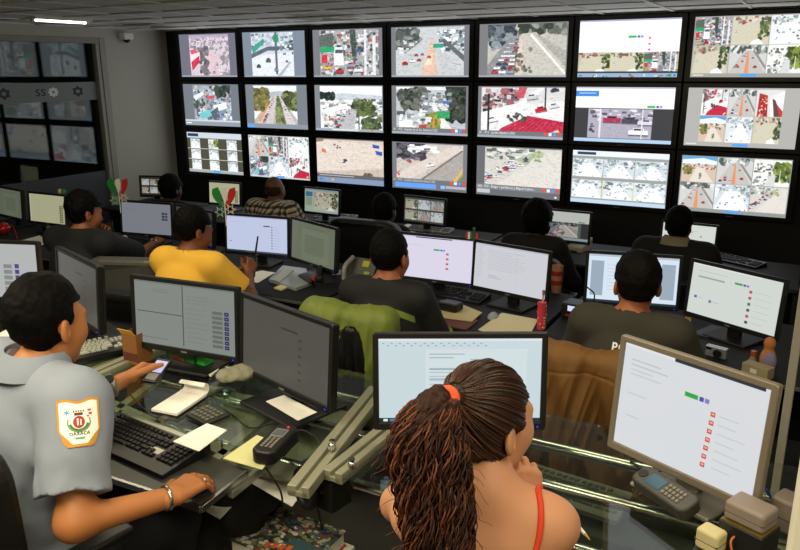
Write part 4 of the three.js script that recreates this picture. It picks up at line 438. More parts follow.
function person(o) {
  // head position in the world, floor height, body turn, head turn (degrees, + to the left), lean of the spine forwards
  const H = arr(o.head), fl = o.floor, t = R(o.turn), k = o.k ?? 1, lean = o.lean ?? 0.06, side = o.sideLean ?? 0, cell = o.cell ?? 0.012;
  const fwd = V(-Math.sin(t), 0, -Math.cos(t)), rt = V(Math.cos(t), 0, -Math.sin(t));
  const nod = o.nod ?? 0.12;
  const neckTop = H.clone().addScaledVector(fwd, -0.025 * k).add(V(0, -0.075 * k, 0));
  const neck = H.clone().addScaledVector(fwd, -0.055 * k).add(V(0, -0.148 * k, 0));
  const seatY = fl + 0.53;
  const hip = neck.clone().addScaledVector(fwd, -lean).addScaledVector(rt, side); hip.y = seatY;
  const W = (p, x, y, z) => p.clone().addScaledVector(rt, x * k).addScaledVector(fwd, -z * k).add(V(0, y * k, 0));
  const q = new THREE.Quaternion().setFromAxisAngle(V(0, 1, 0), t);
  const spine = neck.clone().sub(hip), qs = new THREE.Quaternion().setFromUnitVectors(V(0, 1, 0), spine.clone().normalize()).multiply(q);
  const at = u => hip.clone().addScaledVector(spine, u);
  const e = (u, r, off = 0) => ell(at(u).addScaledVector(fwd, off), V(r[0], r[1], r[2]).multiplyScalar(k), qs);
  const broad = (o.broad ?? 1) * k;
  const shDrop = 0.045 * k, SHL = W(neck, 0, 0, 0.0).addScaledVector(rt, -0.178 * broad).add(V(0, -shDrop, 0)), SHR = W(neck, 0, 0, 0).addScaledVector(rt, 0.178 * broad).add(V(0, -shDrop, 0));
  const shrug = o.shrug ?? 0.022; SHL.y += shrug; SHR.y += shrug;
  const torso = [e(0.02, [0.165, 0.13, 0.125]), e(0.36, [0.15, 0.17, 0.118]), e(0.7, [0.172, 0.19, 0.122]), rcone(SHL.clone().addScaledVector(rt, 0.03), SHR.clone().addScaledVector(rt, -0.03), 0.062 * k, 0.062 * k), rcone(W(neck, 0, 0.012, 0.01), lerp(neck, SHL, 0.62), 0.05 * k, 0.05 * k), rcone(W(neck, 0, 0.012, 0.01), lerp(neck, SHR, 0.62), 0.05 * k, 0.05 * k)];
  const neckF = rcone(W(neck, 0, -0.03, 0.005), neckTop, 0.058 * k, 0.052 * k);
  // arms
  const arms = [['l', SHL, o.handL], ['r', SHR, o.handR]].map(([n, S, hd]) => {
    const sgn = n === 'l' ? -1 : 1; let Wr, pole;
    if (hd) { Wr = arr(hd.wrist); pole = arr(hd.pole ?? W(V(0, 0, 0), sgn * 0.6, -1, 0.5)); } else { Wr = W(S, sgn * -0.03, -0.3, -0.34); Wr.y = Math.max(Wr.y, fl + 0.78); pole = W(V(0, 0, 0), sgn * 0.7, -1, 0.3); }
    const E_ = hd?.elbow ? arr(hd.elbow) : ik(S, Wr, 0.3 * k, 0.255 * k, pole);
    const tk = o.thick ?? 1;
    return { n, sgn, S, E: E_, W: Wr, hd, up: rcone(S, E_, 0.05 * k * tk, 0.041 * k * tk), lo: rcone(E_, Wr, 0.041 * k * tk, 0.0275 * k * tk) };
  });
  // legs
  const spread = o.spread ?? 0.13, kneeF = o.kneeF ?? 0.42;
  const legs = [-1, 1].map(s => { const h = W(hip, s * 0.09, -0.02, 0), kn = W(hip, s * spread, -0.01, -kneeF), an = W(hip, s * spread, 0, -(o.ankleF ?? kneeF - 0.03)); an.y = fl + 0.09; kn.y = Math.max(fl + 0.46, hip.y - 0.03); const toe = W(an, 0, 0, -0.17); toe.y = fl + 0.045; an.y = fl + 0.09; return { h, kn, an, toe, th: rcone(h, kn, 0.088 * k, 0.062 * k), sh: rcone(kn, an, 0.058 * k, 0.04 * k), ft: rcone(W(an, 0, -0.04, 0.04), toe, 0.04 * k, 0.036 * k) }; });
  const grp = thing(o.name ?? 'person', o.label, 'person', [hip.x, fl, hip.z], 0, o.group);
  const home = g => g.translate(-hip.x, -fl, -hip.z);
  // body: one mesh out of body, head and hand grids
  const bodyF = blend([...torso, neckF, ...arms.flatMap(a => [a.up, a.lo]), ...legs.flatMap(l => [l.th, l.sh, l.ft])], 0.04);
  const gs = [netMesh(bodyF, grow(bodyF.box, 0.03), cell)];
  const hq = new THREE.Quaternion().setFromEuler(new THREE.Euler(-nod, R(o.headTurn ?? o.turn), o.roll ?? 0, 'YXZ'));
  const hk = o.headK ?? 1, hf = headFns(hk), hcell = o.headCell ?? Math.max(0.0045, cell * 0.5);
  const onHead = g => home(g.applyMatrix4(new THREE.Matrix4().compose(H, hq, V(1, 1, 1))));
  const toHead = g => g.applyMatrix4(new THREE.Matrix4().compose(H, hq, V(1, 1, 1)));
  gs.push(toHead(netMesh(hf, grow(hf.box, 0.012), hcell)));
  arms.forEach(a => { if (o.noHands) return; const hd = a.hd ?? {}, dir = hd.dir ? arr(hd.dir) : a.W.clone().sub(a.E), back = arr(hd.back ?? V(0, 1, 0)); const sd = a.sgn * (hd.flip ? -1 : 1); const f = handFns(a.W, dir, back, a.n === 'r' ? -1 : 1, hd.curl, hd.thumb, (o.handK ?? 1) * k); a.handF = f; gs.push(netMesh(f, f.box, o.handCell ?? 0.006)); });
  part('body', home(join(gs)), skinM(o.skin ?? 0xa8714c), grp, 'skin');
  // shirt
  const loose = o.loose ?? 0.012, sl = o.sleeve ?? 0.62, fa = o.fold ?? 0.008;
  const clipArm = a => { const pts = []; if (sl <= 1) { const end = lerp(a.S, a.E, sl), ax = a.E.clone().sub(a.S).normalize(), c = rcone(a.S, a.E, 0.058 * k + loose * 0.5, 0.05 * k + loose * 0.8), of = end.dot(ax), f = (x, y, z) => Math.max(c(x, y, z), x * ax.x + y * ax.y + z * ax.z - of); f.box = c.box; return [f]; } const ax = a.W.clone().sub(a.E).normalize(), of = lerp(a.E, a.W, 0.95).dot(ax), c = rcone(a.E, a.W, 0.05 * k, 0.038 * k), f = (x, y, z) => Math.max(c(x, y, z), x * ax.x + y * ax.y + z * ax.z - of); f.box = c.box; return [rcone(a.S, a.E, 0.058 * k, 0.05 * k), f]; };
  const waistY = seatY - 0.02;
  const tors = o.tank ? torso.slice(0, 3) : torso, core = blend([...tors, ...(o.noSleeve || o.tank ? [] : arms.flatMap(clipArm))], 0.04);
  const neckAx = neckTop.clone().sub(neck).normalize(), neckCut = W(neck, 0, o.neckCut ?? 0.058, 0).dot(neckAx);
  const neckHole = rcone(neck.clone().addScaledVector(neckAx, 0.045 * k), neck.clone().addScaledVector(neckAx, 0.2), (o.neckR ?? 0.07) * k, 0.2);
  const shirtF = (x, y, z) => { let d = core(x, y, z) - loose - fold(x, y, z, fa, 9) * Math.min(1, Math.max(0.12, (neck.y - 0.02 - y) / 0.16)); d = Math.max(d, waistY - 0.06 - y); d = Math.max(d, -neckHole(x, y, z)); if (o.shirtCut) d = Math.max(d, o.shirtCut(x, y, z, { neck, fwd, rt })); return d; };
  const shirt = part(o.shirtName ?? 'shirt', home(netMesh(shirtF, grow(core.box, 0.05), cell)), o.shirtM, grp, o.shirtLabel);
  const trF0 = blend([e(0.02, [0.17, 0.14, 0.13]), ...legs.flatMap(l => [l.th, l.sh])], 0.04), trF = (x, y, z) => Math.max(trF0(x, y, z) - 0.01, fl + 0.08 - y, y - seatY - 0.1);
  part('trousers', home(netMesh(trF, grow(trF0.box, 0.03), Math.max(cell, 0.014))), o.trouserM ?? mat(0x10131a, 0.85), grp);
  const sh = legs.map(l => netMesh((x, y, z) => Math.max(l.ft(x, y, z) - 0.012, fl + 0.004 - y, y - fl - 0.12), grow(l.ft.box, 0.03), 0.014));
  part('shoe', home(sh[0]), M.leather, grp); part('shoe', home(sh[1]), M.leather, grp);
  // hair cap
  if (o.hair) {
    const hr = o.hair, th = hr.th ?? 0.012, fr = hr.front ?? 0.055, nape = hr.nape ?? -0.075, sideB = hr.side ?? -0.02;
    const hfn = (x, y, z) => {
      const X = x / hk, Y = y / hk, Z = z / hk; let tt = th + (hr.top ?? 0.006) * Math.max(0, Y / 0.12);
      let d = hf.base(x, y, z) - tt - (hr.rough ?? 0.003) * noise.noise(X * 60, Y * 60, Z * 60) - (hr.tuft ?? 0) * noise.noise(X * 22 + 3, Y * 22, Z * 22 + 1);
      // hairline: forehead plane, temple and nape
      const line = Z > 0.0 ? nape + Math.max(0, 0.05 - Z) * 0.9 : sideB + (-Z) * (fr - sideB) / 0.075;
      d = Math.max(d, (line - Y) * 0.8); if (Z < -0.02) d = Math.max(d, (fr - 0.012 + Math.max(0, -Z - 0.06) * 0.4 - Y) * 0.8);
      const ex = Math.abs(X) - 0.084; const ed = Math.hypot(ex / 0.5, Y + 0.012, Z - 0.012); d = Math.max(d, 0.033 - ed); return d;
    };
    if (hr.cap) hr.cap(grp, onHead, hf, hk); else part('hair', onHead(netMesh(hfn, grow(hf.box, 0.035), hcell)), hairM(hr.color ?? 0x0e0b09), grp);
    if (hr.tail) hr.tail(grp, H, hq, home, fwd, rt, onHead);
  }
  for (const s of [-1, 1]) part('eye', onHead(new THREE.SphereGeometry(0.0115 * hk, 12, 8).translate(s * 0.03 * hk, 0.004 * hk, -0.083 * hk)), mat(0x2a211c, 0.2), grp);
  PEOPLE.push({ hip, grp, turn: o.turn, id: PEOPLE.length });
  return { grp, home, onHead, arms, neck, neckTop, neckAx, fwd, rt, W, hip, H, hq, shirtF, bodyF, shirt, k };
}
function collar(p, m, h = 0.05, r0 = 0.078, r1 = 0.062, open = 0.5) {       // folded shirt collar round the neck
  const A = p.neckAx, c0 = p.W(p.neck, 0, 0.05, 0.004), X = p.rt, Z = p.fwd.clone().negate(); const pos = [], idx = []; const n = 40, prof = [[r1, 0.0], [r1 - 0.002, h * 0.75], [r1 + 0.004, h * 0.85], [r0, h * 0.3], [r0 + 0.012, -h * 0.25], [r0 + 0.008, -h * 0.28], [r0 - 0.006, h * 0.2]];
  for (let i = 0; i <= n; i++) { const a = -Math.PI / 2 + open / 2 + (Math.PI * 2 - open) * i / n; prof.forEach(([r, y]) => { const w = 1 + 0.04 * Math.sin(a * 3); const v = c0.clone().addScaledVector(X, Math.cos(a) * r * w * 1.12).addScaledVector(Z, Math.sin(a) * r * w).addScaledVector(A, y - 0.022 * Math.max(0, -Math.sin(a))); pos.push(v.x, v.y, v.z); }); }
  const m_ = prof.length; for (let i = 0; i < n; i++) for (let j = 0; j < m_; j++) { const a = i * m_ + j, b = i * m_ + (j + 1) % m_, c = a + m_, d = b + m_; idx.push(a, c, b, b, c, d); }
  const g = new THREE.BufferGeometry(); g.setAttribute('position', new THREE.BufferAttribute(new Float32Array(pos), 3)); g.setIndex(idx); g.computeVertexNormals(); part('collar', p.home(g), m, p.grp);
}
function band(p, a, u, r, w, m, name, parent) {           // watch strap or bracelet round a forearm at fraction u
  const c = lerp(a.E, a.W, u), ax = a.W.clone().sub(a.E).normalize(); const g = new THREE.TorusGeometry(r, w, 8, 28); g.scale(1, 1, 2.2); g.applyQuaternion(new THREE.Quaternion().setFromUnitVectors(V(0, 0, 1), ax)); g.translate(c.x, c.y, c.z); return { g: p.home(g), c, ax };
}
const blackHair = 0x060505;
// ---- the man in the grey polo shirt, near row
const D2R = 0.4, GREY = {}, WOMAN = {};
{
  const polo = cloth(0x878f9e, 0.9);
  const head = atY(47, 323, 1.615);
  const wr = atY(171, 497, 1.16), wl = atY(118, 383, 1.25);
  const p = person({
    label: 'man in grey polo shirt with sleeve badge using keyboard and mouse', head, floor: D2R, turn: -8, headTurn: 6, lean: 0.10, cell: 0.009, headCell: 0.004, handCell: 0.0035, broad: 1.14, thick: 1.04, headK: 1.03, skin: 0xb0703f, shirtM: polo, sleeve: 0.7, loose: 0.024, fold: 0.018, shirtLabel: 'grey polo shirt', nod: 0.14, handK: 1.15, neckCut: 0.055,
    handR: { wrist: wr, dir: atY(200, 478, 1.15).sub(wr), back: V(0.1, 1, 0.25), curl: [0.02, 0.05, 0.1, 0.18], thumb: 0.1, pole: V(0.25, -0.9, 0.75) },
    handL: { wrist: wl, dir: atY(150, 362, 1.27).sub(wl), back: V(-0.7, 0.9, 0.1), curl: [0.6, 0.7, 0.75, 0.8], thumb: 0.1, pole: V(-0.8, -1, 0.2) },
    hair: { color: blackHair, th: 0.004, top: 0.016, nape: -0.075, front: 0.072, side: -0.012, rough: 0.0025, tuft: 0.004 },
  });
  collar(p, cloth(0x808896, 0.9), 0.052, 0.1, 0.074, 0.7);
  GREY.p = p;
}

// ---- follow a surface: march a ray, or lay a small patch of print on it
function hit(f, o, d, max = 6) { const p = o.clone(); let t = 0; for (let i = 0; i < 200 && t < max; i++) { const s = f(p.x, p.y, p.z); if (s < 0.0006) return p; t += Math.max(s * 0.7, 0.0008); p.copy(o).addScaledVector(d, t); } return null; }
const grad = (f, p, e = 0.006) => V(f(p.x + e, p.y, p.z) - f(p.x - e, p.y, p.z), f(p.x, p.y + e, p.z) - f(p.x, p.y - e, p.z), f(p.x, p.y, p.z + e) - f(p.x, p.y, p.z - e)).normalize();
function patchOn(f, c, n, up, outline, nu, nv, off = 0.0025) {     // outline(u, v) in 0..1 -> [x, y] metres on the tangent plane
  const x = up.clone().cross(n).normalize(), y = n.clone().cross(x), pos = [], uv = [], idx = [];
  for (let j = 0; j <= nv; j++) for (let i = 0; i <= nu; i++) { const [a, b] = outline(i / nu, j / nv); const o = c.clone().addScaledVector(x, a).addScaledVector(y, b).addScaledVector(n, 0.12); const h = hit(f, o, n.clone().negate(), 0.4) ?? o.addScaledVector(n, -0.12); h.addScaledVector(grad(f, h), off); pos.push(h.x, h.y, h.z); uv.push(i / nu, j / nv); }
  for (let j = 0; j < nv; j++) for (let i = 0; i < nu; i++) { const a = j * (nu + 1) + i; idx.push(a, a + 1, a + nu + 1, a + 1, a + nu + 2, a + nu + 1); }
  const g = new THREE.BufferGeometry(); g.setAttribute('position', new THREE.BufferAttribute(new Float32Array(pos), 3)); g.setAttribute('uv', new THREE.BufferAttribute(new Float32Array(uv), 2)); g.setIndex(idx); g.computeVertexNormals(); return g;
}
function surfPath(f, pts, r, flat = 1, off = 0) { const c = new THREE.CatmullRomCurve3(pts.map(arr)); const out = c.getPoints(30).map(p => { for (let i = 0; i < 6; i++) { const d = f(p.x, p.y, p.z); p.addScaledVector(grad(f, p), -d + off); } return p; }); return tube(out, r, 60, 8); }
// sleeve badge, watch, bracelet, ring of the man in grey
{
  const p = GREY.p, ar = p.arms[1], al = p.arms[0];
  const d = ray(79, 423).normalize(), h = hit(p.shirtF, EYE, d, 5);
  if (h) {
    const n = grad(p.shirtF, h).addScaledVector(d, -0.6).normalize();
    const badge = canvasTex(160, 200, (g, W, H) => {
      g.fillStyle = '#c98f35'; g.fillRect(0, 0, W, H); g.fillStyle = '#eef2ec'; g.fillRect(8, 12, W - 16, H - 70); g.beginPath(); g.moveTo(8, H - 60); g.lineTo(40, H - 12); g.lineTo(W - 40, H - 12); g.lineTo(W - 8, H - 60); g.fill();
      const sh = k => { g.beginPath(); g.moveTo(W * k, H * (0.1 + k)); g.quadraticCurveTo(W * 0.25, H * (k - 0.02), W * 0.5, H * (0.06 + k)); g.quadraticCurveTo(W * 0.75, H * (k - 0.02), W * (1 - k), H * (0.1 + k)); g.quadraticCurveTo(W * (0.98 - k), H * 0.7, W * 0.5, H * (1 - k)); g.quadraticCurveTo(W * (0.02 + k), H * 0.7, W * k, H * (0.1 + k)); g.fill(); };
      g.fillStyle = '#eef2ec'; sh(0.045);
      g.strokeStyle = '#3f7a4a'; g.lineWidth = 10; g.beginPath(); g.arc(80, 96, 34, 0.2, Math.PI - 0.2); g.stroke(); g.lineWidth = 5; g.strokeStyle = '#7a8a3c'; g.beginPath(); g.arc(80, 96, 42, -0.4, Math.PI + 0.4); g.stroke();
      g.fillStyle = '#a8363c'; g.beginPath(); g.ellipse(80, 96, 22, 26, 0, 0, 7); g.fill(); g.fillStyle = '#e8e4d8'; g.fillRect(72, 80, 7, 30); g.fillRect(84, 84, 6, 26); g.fillStyle = '#5a3a2c'; g.fillRect(64, 56, 32, 12); for (let k = 0; k < 5; k++) g.fillRect(60 + k * 9, 46, 5, 8);
      g.fillStyle = '#4a9ac8'; g.save(); g.translate(36, 52); for (let k = 0; k < 6; k++) { g.rotate(Math.PI / 3); g.fillRect(-2, -12, 4, 24); } g.restore(); g.fillStyle = '#b84048'; g.fillRect(114, 44, 14, 8); g.fillRect(118, 58, 12, 10); g.fillRect(110, 70, 9, 7);
      g.fillStyle = '#20242c'; g.font = 'bold 22px sans-serif'; g.textAlign = 'center'; g.fillText('OAXACA', 80, 152); g.fillStyle = '#58a898'; g.fillRect(58, 160, 44, 9);
    });
    const out = (u, v) => { const w = 0.5 * (v < 0.3 ? 0.62 + 0.38 * Math.sqrt(v / 0.3) : 1) * 0.098; const b = (v - 0.5) * 0.118; return [(u - 0.5) * 2 * w * (v < 0.3 ? 0.9 : 1), b + (v > 0.9 ? 0.004 * Math.sin(u * 9.4) : 0)]; };
    const upv = ar.S.clone().sub(ar.E).normalize().multiplyScalar(0.6).add(V(0, 0.5, 0)).normalize();
    part('sleeve_badge', p.home(patchOn(p.shirtF, h, n, upv, out, 14, 14)), mat(0xffffff, 0.8, { map: badge }), p.grp, 'white shield badge with orange border and coloured crest');
  }
  const b1 = band(p, ar, 0.95, 0.0345, 0.0022, M.chrome), b2 = band(p, al, 0.92, 0.0375, 0.0045, mat(0x8f9288, 0.3, { metalness: 0.6 }));
  part('bracelet', b1.g, M.steel, p.grp, 'thin silver bracelet');
  const w = part('wrist_watch', b2.g, mat(0x8b8d84, 0.35, { metalness: 0.6 }), p.grp, 'grey metal wrist watch');
  part('watch_face', p.home(cyl(b2.c.clone().add(V(0.012, 0.026, 0.016)), b2.c.clone().add(V(0.017, 0.037, 0.022)), 0.015)), mat(0x2c2f30, 0.2), w);
  const k = ar.handF.at(0.108, -0.01, -0.006), fd = ar.W.clone().sub(ar.E).normalize(); const rg = new THREE.TorusGeometry(0.0108, 0.0026, 8, 20); rg.scale(1, 1, 1.6); rg.applyQuaternion(new THREE.Quaternion().setFromUnitVectors(V(0, 0, 1), fd.add(V(0, -0.4, 0)).normalize())); part('ring', p.home(rg.translate(k.x, k.y, k.z)), M.chrome, p.grp, 'silver ring');
}
// ---- the woman with the long curly ponytail, near row
{
  const head = atD(487, 421, 1.56), tie = atD(448, 400, 1.455);
  const brown = [0x2e1911, 0x4a281b, 0x20110c, 0x6a3d29].map(c => phys(c, 0.6, { specularIntensity: 0.4 }));
  const p = person({
    label: 'woman in orange-red strap top with long curly brown ponytail', head, floor: D2R, turn: 20, headTurn: -22, lean: 0.03, nod: 0.05, k: 0.94, broad: 0.9, shrug: -0.02, cell: 0.009, headCell: 0.0035, handCell: 0.004, headK: 0.98, skin: 0xc98f6c, tank: true, shirtName: 'strap_top', shirtM: cloth(0xd8401f, 0.8), loose: 0.006, fold: 0.002, shirtLabel: 'orange-red strap top',
    shirtCut: (x, y, z, c) => y - (c.neck.y - 0.16), trouserM: cloth(0x1c2230),
    handR: { wrist: atD(531, 512, 1.60), dir: V(-0.28, 0.8, -0.25), back: V(0.6, 0.1, 0.8), curl: [0.5, 0.6, 0.7, 0.8], thumb: 0.3, pole: V(0.6, -1, -0.3) },
    handL: { wrist: atY(400, 470, 1.19).add(V(0.02, 0, 0.0)), back: V(0, 1, 0), pole: V(-0.6, -1, 0.1) },
    hair: {
      color: 0x22130d,
      cap(grp, onHead, hf, hk) {
        const tq = tie.clone().sub(head); const inv = new THREE.Quaternion().setFromEuler(new THREE.Euler(-0.05, R(-22), 0, 'YXZ')).invert(); tq.applyQuaternion(inv); const ax = tq.clone().normalize(), u = V(0, 1, 0).addScaledVector(ax, -ax.y).normalize(), w = ax.clone().cross(u);
        const fn = (x, y, z) => {
          const a = Math.atan2(x * w.x + y * w.y + z * w.z, x * u.x + y * u.y + z * u.z); const n = noise.noise(Math.cos(a) * 3.5, Math.sin(a) * 3.5, 0.3) ; const dT = Math.hypot(x - tq.x, y - tq.y, z - tq.z);
          let d = hf.base(x, y, z) - 0.013 - 0.0012 * Math.sin(a * 52 + n * 9) - 0.0008 * Math.sin(a * 91 + 1) - 0.004 * noise.noise(Math.cos(a) * 6, Math.sin(a) * 6, 2.2);
          d = smin(d, dT - 0.022, 0.045);
          const Z = z, Y = y; const line = Z > 0.0 ? -0.098 + Math.max(0, 0.045 - Z) * 1.5 : -0.03 + (-Z) * 1.35; d = Math.max(d, (line - Y) * 0.8); if (Z < -0.03) d = Math.max(d, (0.062 + (-Z - 0.06) * 0.5 - Y) * 0.8);
          const ed = Math.hypot((Math.abs(x) - 0.084) / 0.5, y + 0.014, z - 0.006); return Math.max(d, 0.034 - ed);
        };
        part('hair', onHead(netMesh(fn, grow(hf.box, 0.05), 0.0032)), phys(0x23130c, 0.42, { specularIntensity: 0.5 }), grp, 'dark brown hair drawn back');
        const fine = []; for (let i = 0; i < 90; i++) { const a = rr(-2.6, 2.6), q0 = u.clone().multiplyScalar(Math.cos(a)).addScaledVector(w, Math.sin(a)); const pts = []; for (let j = 0; j <= 8; j++) { const t = 0.1 + j / 8 * 0.62; const dir = ax.clone().multiplyScalar(Math.cos(t * Math.PI * 0.8)).addScaledVector(q0, Math.sin(t * Math.PI * 0.8)); const o = V(0, 0.015, 0.01).addScaledVector(dir, 0.2); const hp = hit(fn, o, dir.clone().negate(), 0.3); if (hp) pts.push(hp.addScaledVector(dir, 0.0006 + rr(0, 0.0015))); } if (pts.length > 4) fine.push(tube(pts, rr(0.0007, 0.0013), 18, 4)); }
        if (fine.length) part('hair_strands', onHead(join(fine)), mat(0x4a2c1c, 0.35), grp).userData.kind = 'stuff';
      },
      tail(grp, H, hq, home) {
        const path = new THREE.CatmullRomCurve3([tie, atD(436, 400, 1.43), atD(428, 425, 1.405), atD(430, 465, 1.395), atD(436, 510, 1.39), atD(440, 555, 1.385), atD(442, 600, 1.38), atD(444, 640, 1.37)]);
        const half = t => 0.013 + 0.046 * Math.min(1, t * 2.8) + 0.013 * Math.sin(Math.min(1, t * 1.4) * Math.PI) - 0.012 * Math.max(0, t - 0.6);
        const core = []; const N = 14; for (let i = 1; i < N; i++) { const a = path.getPoint(i / N * 0.97), b = path.getPoint((i + 1) / N * 0.97); core.push(rcone(a, b, half(i / N) * 0.55, half((i + 1) / N) * 0.6)); }
        const cf = blend(core, 0.02), cfn = (x, y, z) => cf(x, y, z) - 0.008 * noise.noise(x * 60, y * 14, z * 60) - 0.004 * noise.noise(x * 130, y * 30, z * 130);
        const tail = part('ponytail', home(netMesh(cfn, grow(cf.box, 0.03), 0.004)), brown[0], grp, 'long curly brown ponytail');
        const lots = [[], [], [], []];
        for (let i = 0; i < 640; i++) {
          const a0 = rr(0, 6.28), rad = Math.sqrt(rr(0.35, 1.05)), ph = rr(0, 6.28), wl = rr(5, 9), amp = rr(0.005, 0.012), t0 = rnd() < 0.75 ? 0 : rr(0, 0.5), end = rr(0.65, 1.0), pts = []; const n = 30;
          for (let j = 0; j <= n; j++) { const t = t0 + j / n * (end - t0), c = path.getPoint(t), r = half(t) * rad, q = a0 + 0.35 * Math.sin(t * 4 + ph); const off = CX.clone().multiplyScalar(Math.cos(q) * r).addScaledVector(CZ, -Math.sin(q) * r * 0.8); const wv = amp * Math.min(1, 0.25 + t * 2.5); off.addScaledVector(CX, wv * Math.sin(t * wl * 6.28 + ph)).addScaledVector(CZ, wv * Math.cos(t * wl * 6.28 + ph)); pts.push(c.add(off)); }
          lots[Math.floor(rnd() * 4)].push(tube(pts, rr(0.0009, 0.0024), 40, 4));
        }
        for (let i = 0; i < 240; i++) { const t0 = rr(0.02, 0.95), c = path.getPoint(t0), q = rr(0, 6.28), r = half(t0) * rr(0.85, 1.05); const o = c.addScaledVector(CX, Math.cos(q) * r).addScaledVector(CZ, -Math.sin(q) * r * 0.7), pts = [o.clone()]; let d = CX.clone().multiplyScalar(Math.cos(q)).addScaledVector(CY, -rr(0.3, 1.4)).normalize(); for (let j = 0; j < 6; j++) { d.addScaledVector(CX, rr(-0.7, 0.7)).addScaledVector(CY, rr(-0.5, 0.15)).normalize(); o.addScaledVector(d, 0.009); pts.push(o.clone()); } lots[1 + 2 * (i % 2)].push(tube(pts, 0.0006, 12, 3)); }
        lots.forEach((l, i) => { const m = part('curls', home(join(l)), brown[i], tail); m.userData.kind = 'stuff'; });
        const tg = new THREE.TorusGeometry(0.021, 0.0085, 10, 26); tg.scale(1, 1, 1.3); const td = path.getTangent(0.02); tg.applyQuaternion(new THREE.Quaternion().setFromUnitVectors(V(0, 0, 1), td)); const tp = path.getPoint(0.012); part('hair_tie', home(tg.translate(tp.x, tp.y, tp.z)), cloth(0xe8552a, 0.8), grp, 'orange hair tie');
      },
    },
  });
  const f = p.bodyF; const strap = s => { const top = p.W(p.neck, s * 0.125, 0.04, 0.0); return [p.W(p.neck, s * 0.1, -0.2, -0.14), p.W(p.neck, s * 0.12, -0.08, -0.11), top, p.W(p.neck, s * 0.12, -0.06, 0.09), p.W(p.neck, s * 0.1, -0.2, 0.14)]; };
  for (const s of [-1, 1]) part('strap', p.home(surfPath(f, strap(s), 0.0068, 1, 0.001)), cloth(0xd8401f, 0.8), p.grp, 'orange-red shoulder strap');
  WOMAN.p = p;
}
// ---- middle row
{
  const yellow = cloth(0xe8b23a, 0.85);
  const wr = atY(249, 274, 1.11), wl = atY(229, 272, 1.09);
  const p = person({ label: 'man in yellow T-shirt holding a two-way radio', head: atY(193, 231, 1.44), floor: 0.2, turn: 4, headTurn: -14, lean: 0.24, nod: 0.3, broad: 1.0, skin: 0x7d4a2c, shirtM: yellow, sleeve: 0.72, loose: 0.012, fold: 0.01, shirtLabel: 'yellow T-shirt', headCell: 0.006, handCell: 0.005, hair: { color: blackHair, th: 0.008, top: 0.012, front: 0.062, nape: -0.06 },
    handR: { wrist: wr, elbow: atY(249, 296, 1.08), dir: V(-0.25, 0.7, -0.7), back: V(0.8, 0.3, 0.3), curl: [0.9, 0.95, 1, 1], thumb: 0.5 }, handL: { wrist: wl, dir: V(0.5, 0.15, -0.9), back: V(-0.3, 1, 0), curl: [0.7, 0.7, 0.8, 0.8], thumb: 0.3, pole: V(-0.8, -1, 0.3) } });
  GREY.yellow = p;
}
{
  const p = person({ label: 'man in dark navy shirt reaching towards the pinwheel monitor', head: atY(84, 213, 1.435), floor: 0.2, turn: 6, headTurn: -12, lean: 0.14, nod: 0.22, broad: 1.08, skin: 0x8a5232, shirtM: cloth(0x0b0d13, 0.85), sleeve: 0.85, loose: 0.018, shirtLabel: 'dark navy shirt', headCell: 0.006, handCell: 0.005, hair: { color: blackHair, th: 0.009, top: 0.014, front: 0.06, nape: -0.07, tuft: 0.006 },
    handR: { wrist: atY(155, 243, 1.06), dir: V(-0.35, 0.12, -0.9), back: V(0.3, 1, 0.1), curl: [0.2, 0.5, 0.6, 0.7], thumb: 0.3, pole: V(0.6, -1, 0.2) }, handL: { wrist: atD(106, 238, 4.9), dir: V(0.2, 0.5, 0.1), back: V(-0.4, 0.2, -1), curl: [0.8, 0.9, 0.9, 0.9], thumb: 0.3, pole: V(-0.4, -1, -0.4) } });
  const b = band(p, p.arms[1], 0.93, 0.032, 0.004, M.chrome); const w = part('wrist_watch', b.g, M.steel, p.grp, 'silver wrist watch'); part('watch_face', p.home(cyl(b.c.clone().add(V(0.0, 0.028, 0.008)), b.c.clone().add(V(0, 0.037, 0.012)), 0.018)), mat(0x22252a, 0.2), w);
}
{
  const jk = cloth(0x0c0e11, 0.8, {});
  const p = person({ label: 'man in dark jacket with green shoulder stripes seen from behind', head: atY(390, 257, 1.44), floor: 0.2, turn: 6, headTurn: 2, lean: 0.05, broad: 0.94, thick: 1.0, loose: 0.014, fold: 0.014, sleeve: 2, shirtName: 'jacket', shirtM: jk, shirtLabel: 'dark jacket', skin: 0x9a5a3a, headCell: 0.006, hair: { color: 0x080706, th: 0.007, top: 0.008, nape: -0.055, front: 0.06 }, neckCut: 0.055 });
  const gm = cloth(0x6f7f35, 0.85);
  const c = p.W(p.neck, 0, -0.085, 0.1), n = p.fwd.clone().negate().add(V(0, 0.5, 0)).normalize();
  part('stripe', p.home(patchOn(p.shirtF, c, n, V(0, 1, 0), (u, v) => [(u - 0.5) * 0.34, (v - 0.5) * 0.03 + 0.02 * Math.cos((u - 0.5) * 3)], 24, 2, 0.004)), gm, p.grp, 'green stripe across the back');
  for (const a of p.arms) { const m = lerp(a.S, a.E, 0.78), ax = a.E.clone().sub(a.S).normalize(); const g = new THREE.TorusGeometry(0.066, 0.012, 8, 28); g.scale(1, 1, 1.2); g.applyQuaternion(new THREE.Quaternion().setFromUnitVectors(V(0, 0, 1), ax)); part('sleeve_stripe', p.home(g.translate(m.x, m.y, m.z)), gm, p.grp, 'green sleeve stripe'); }
}
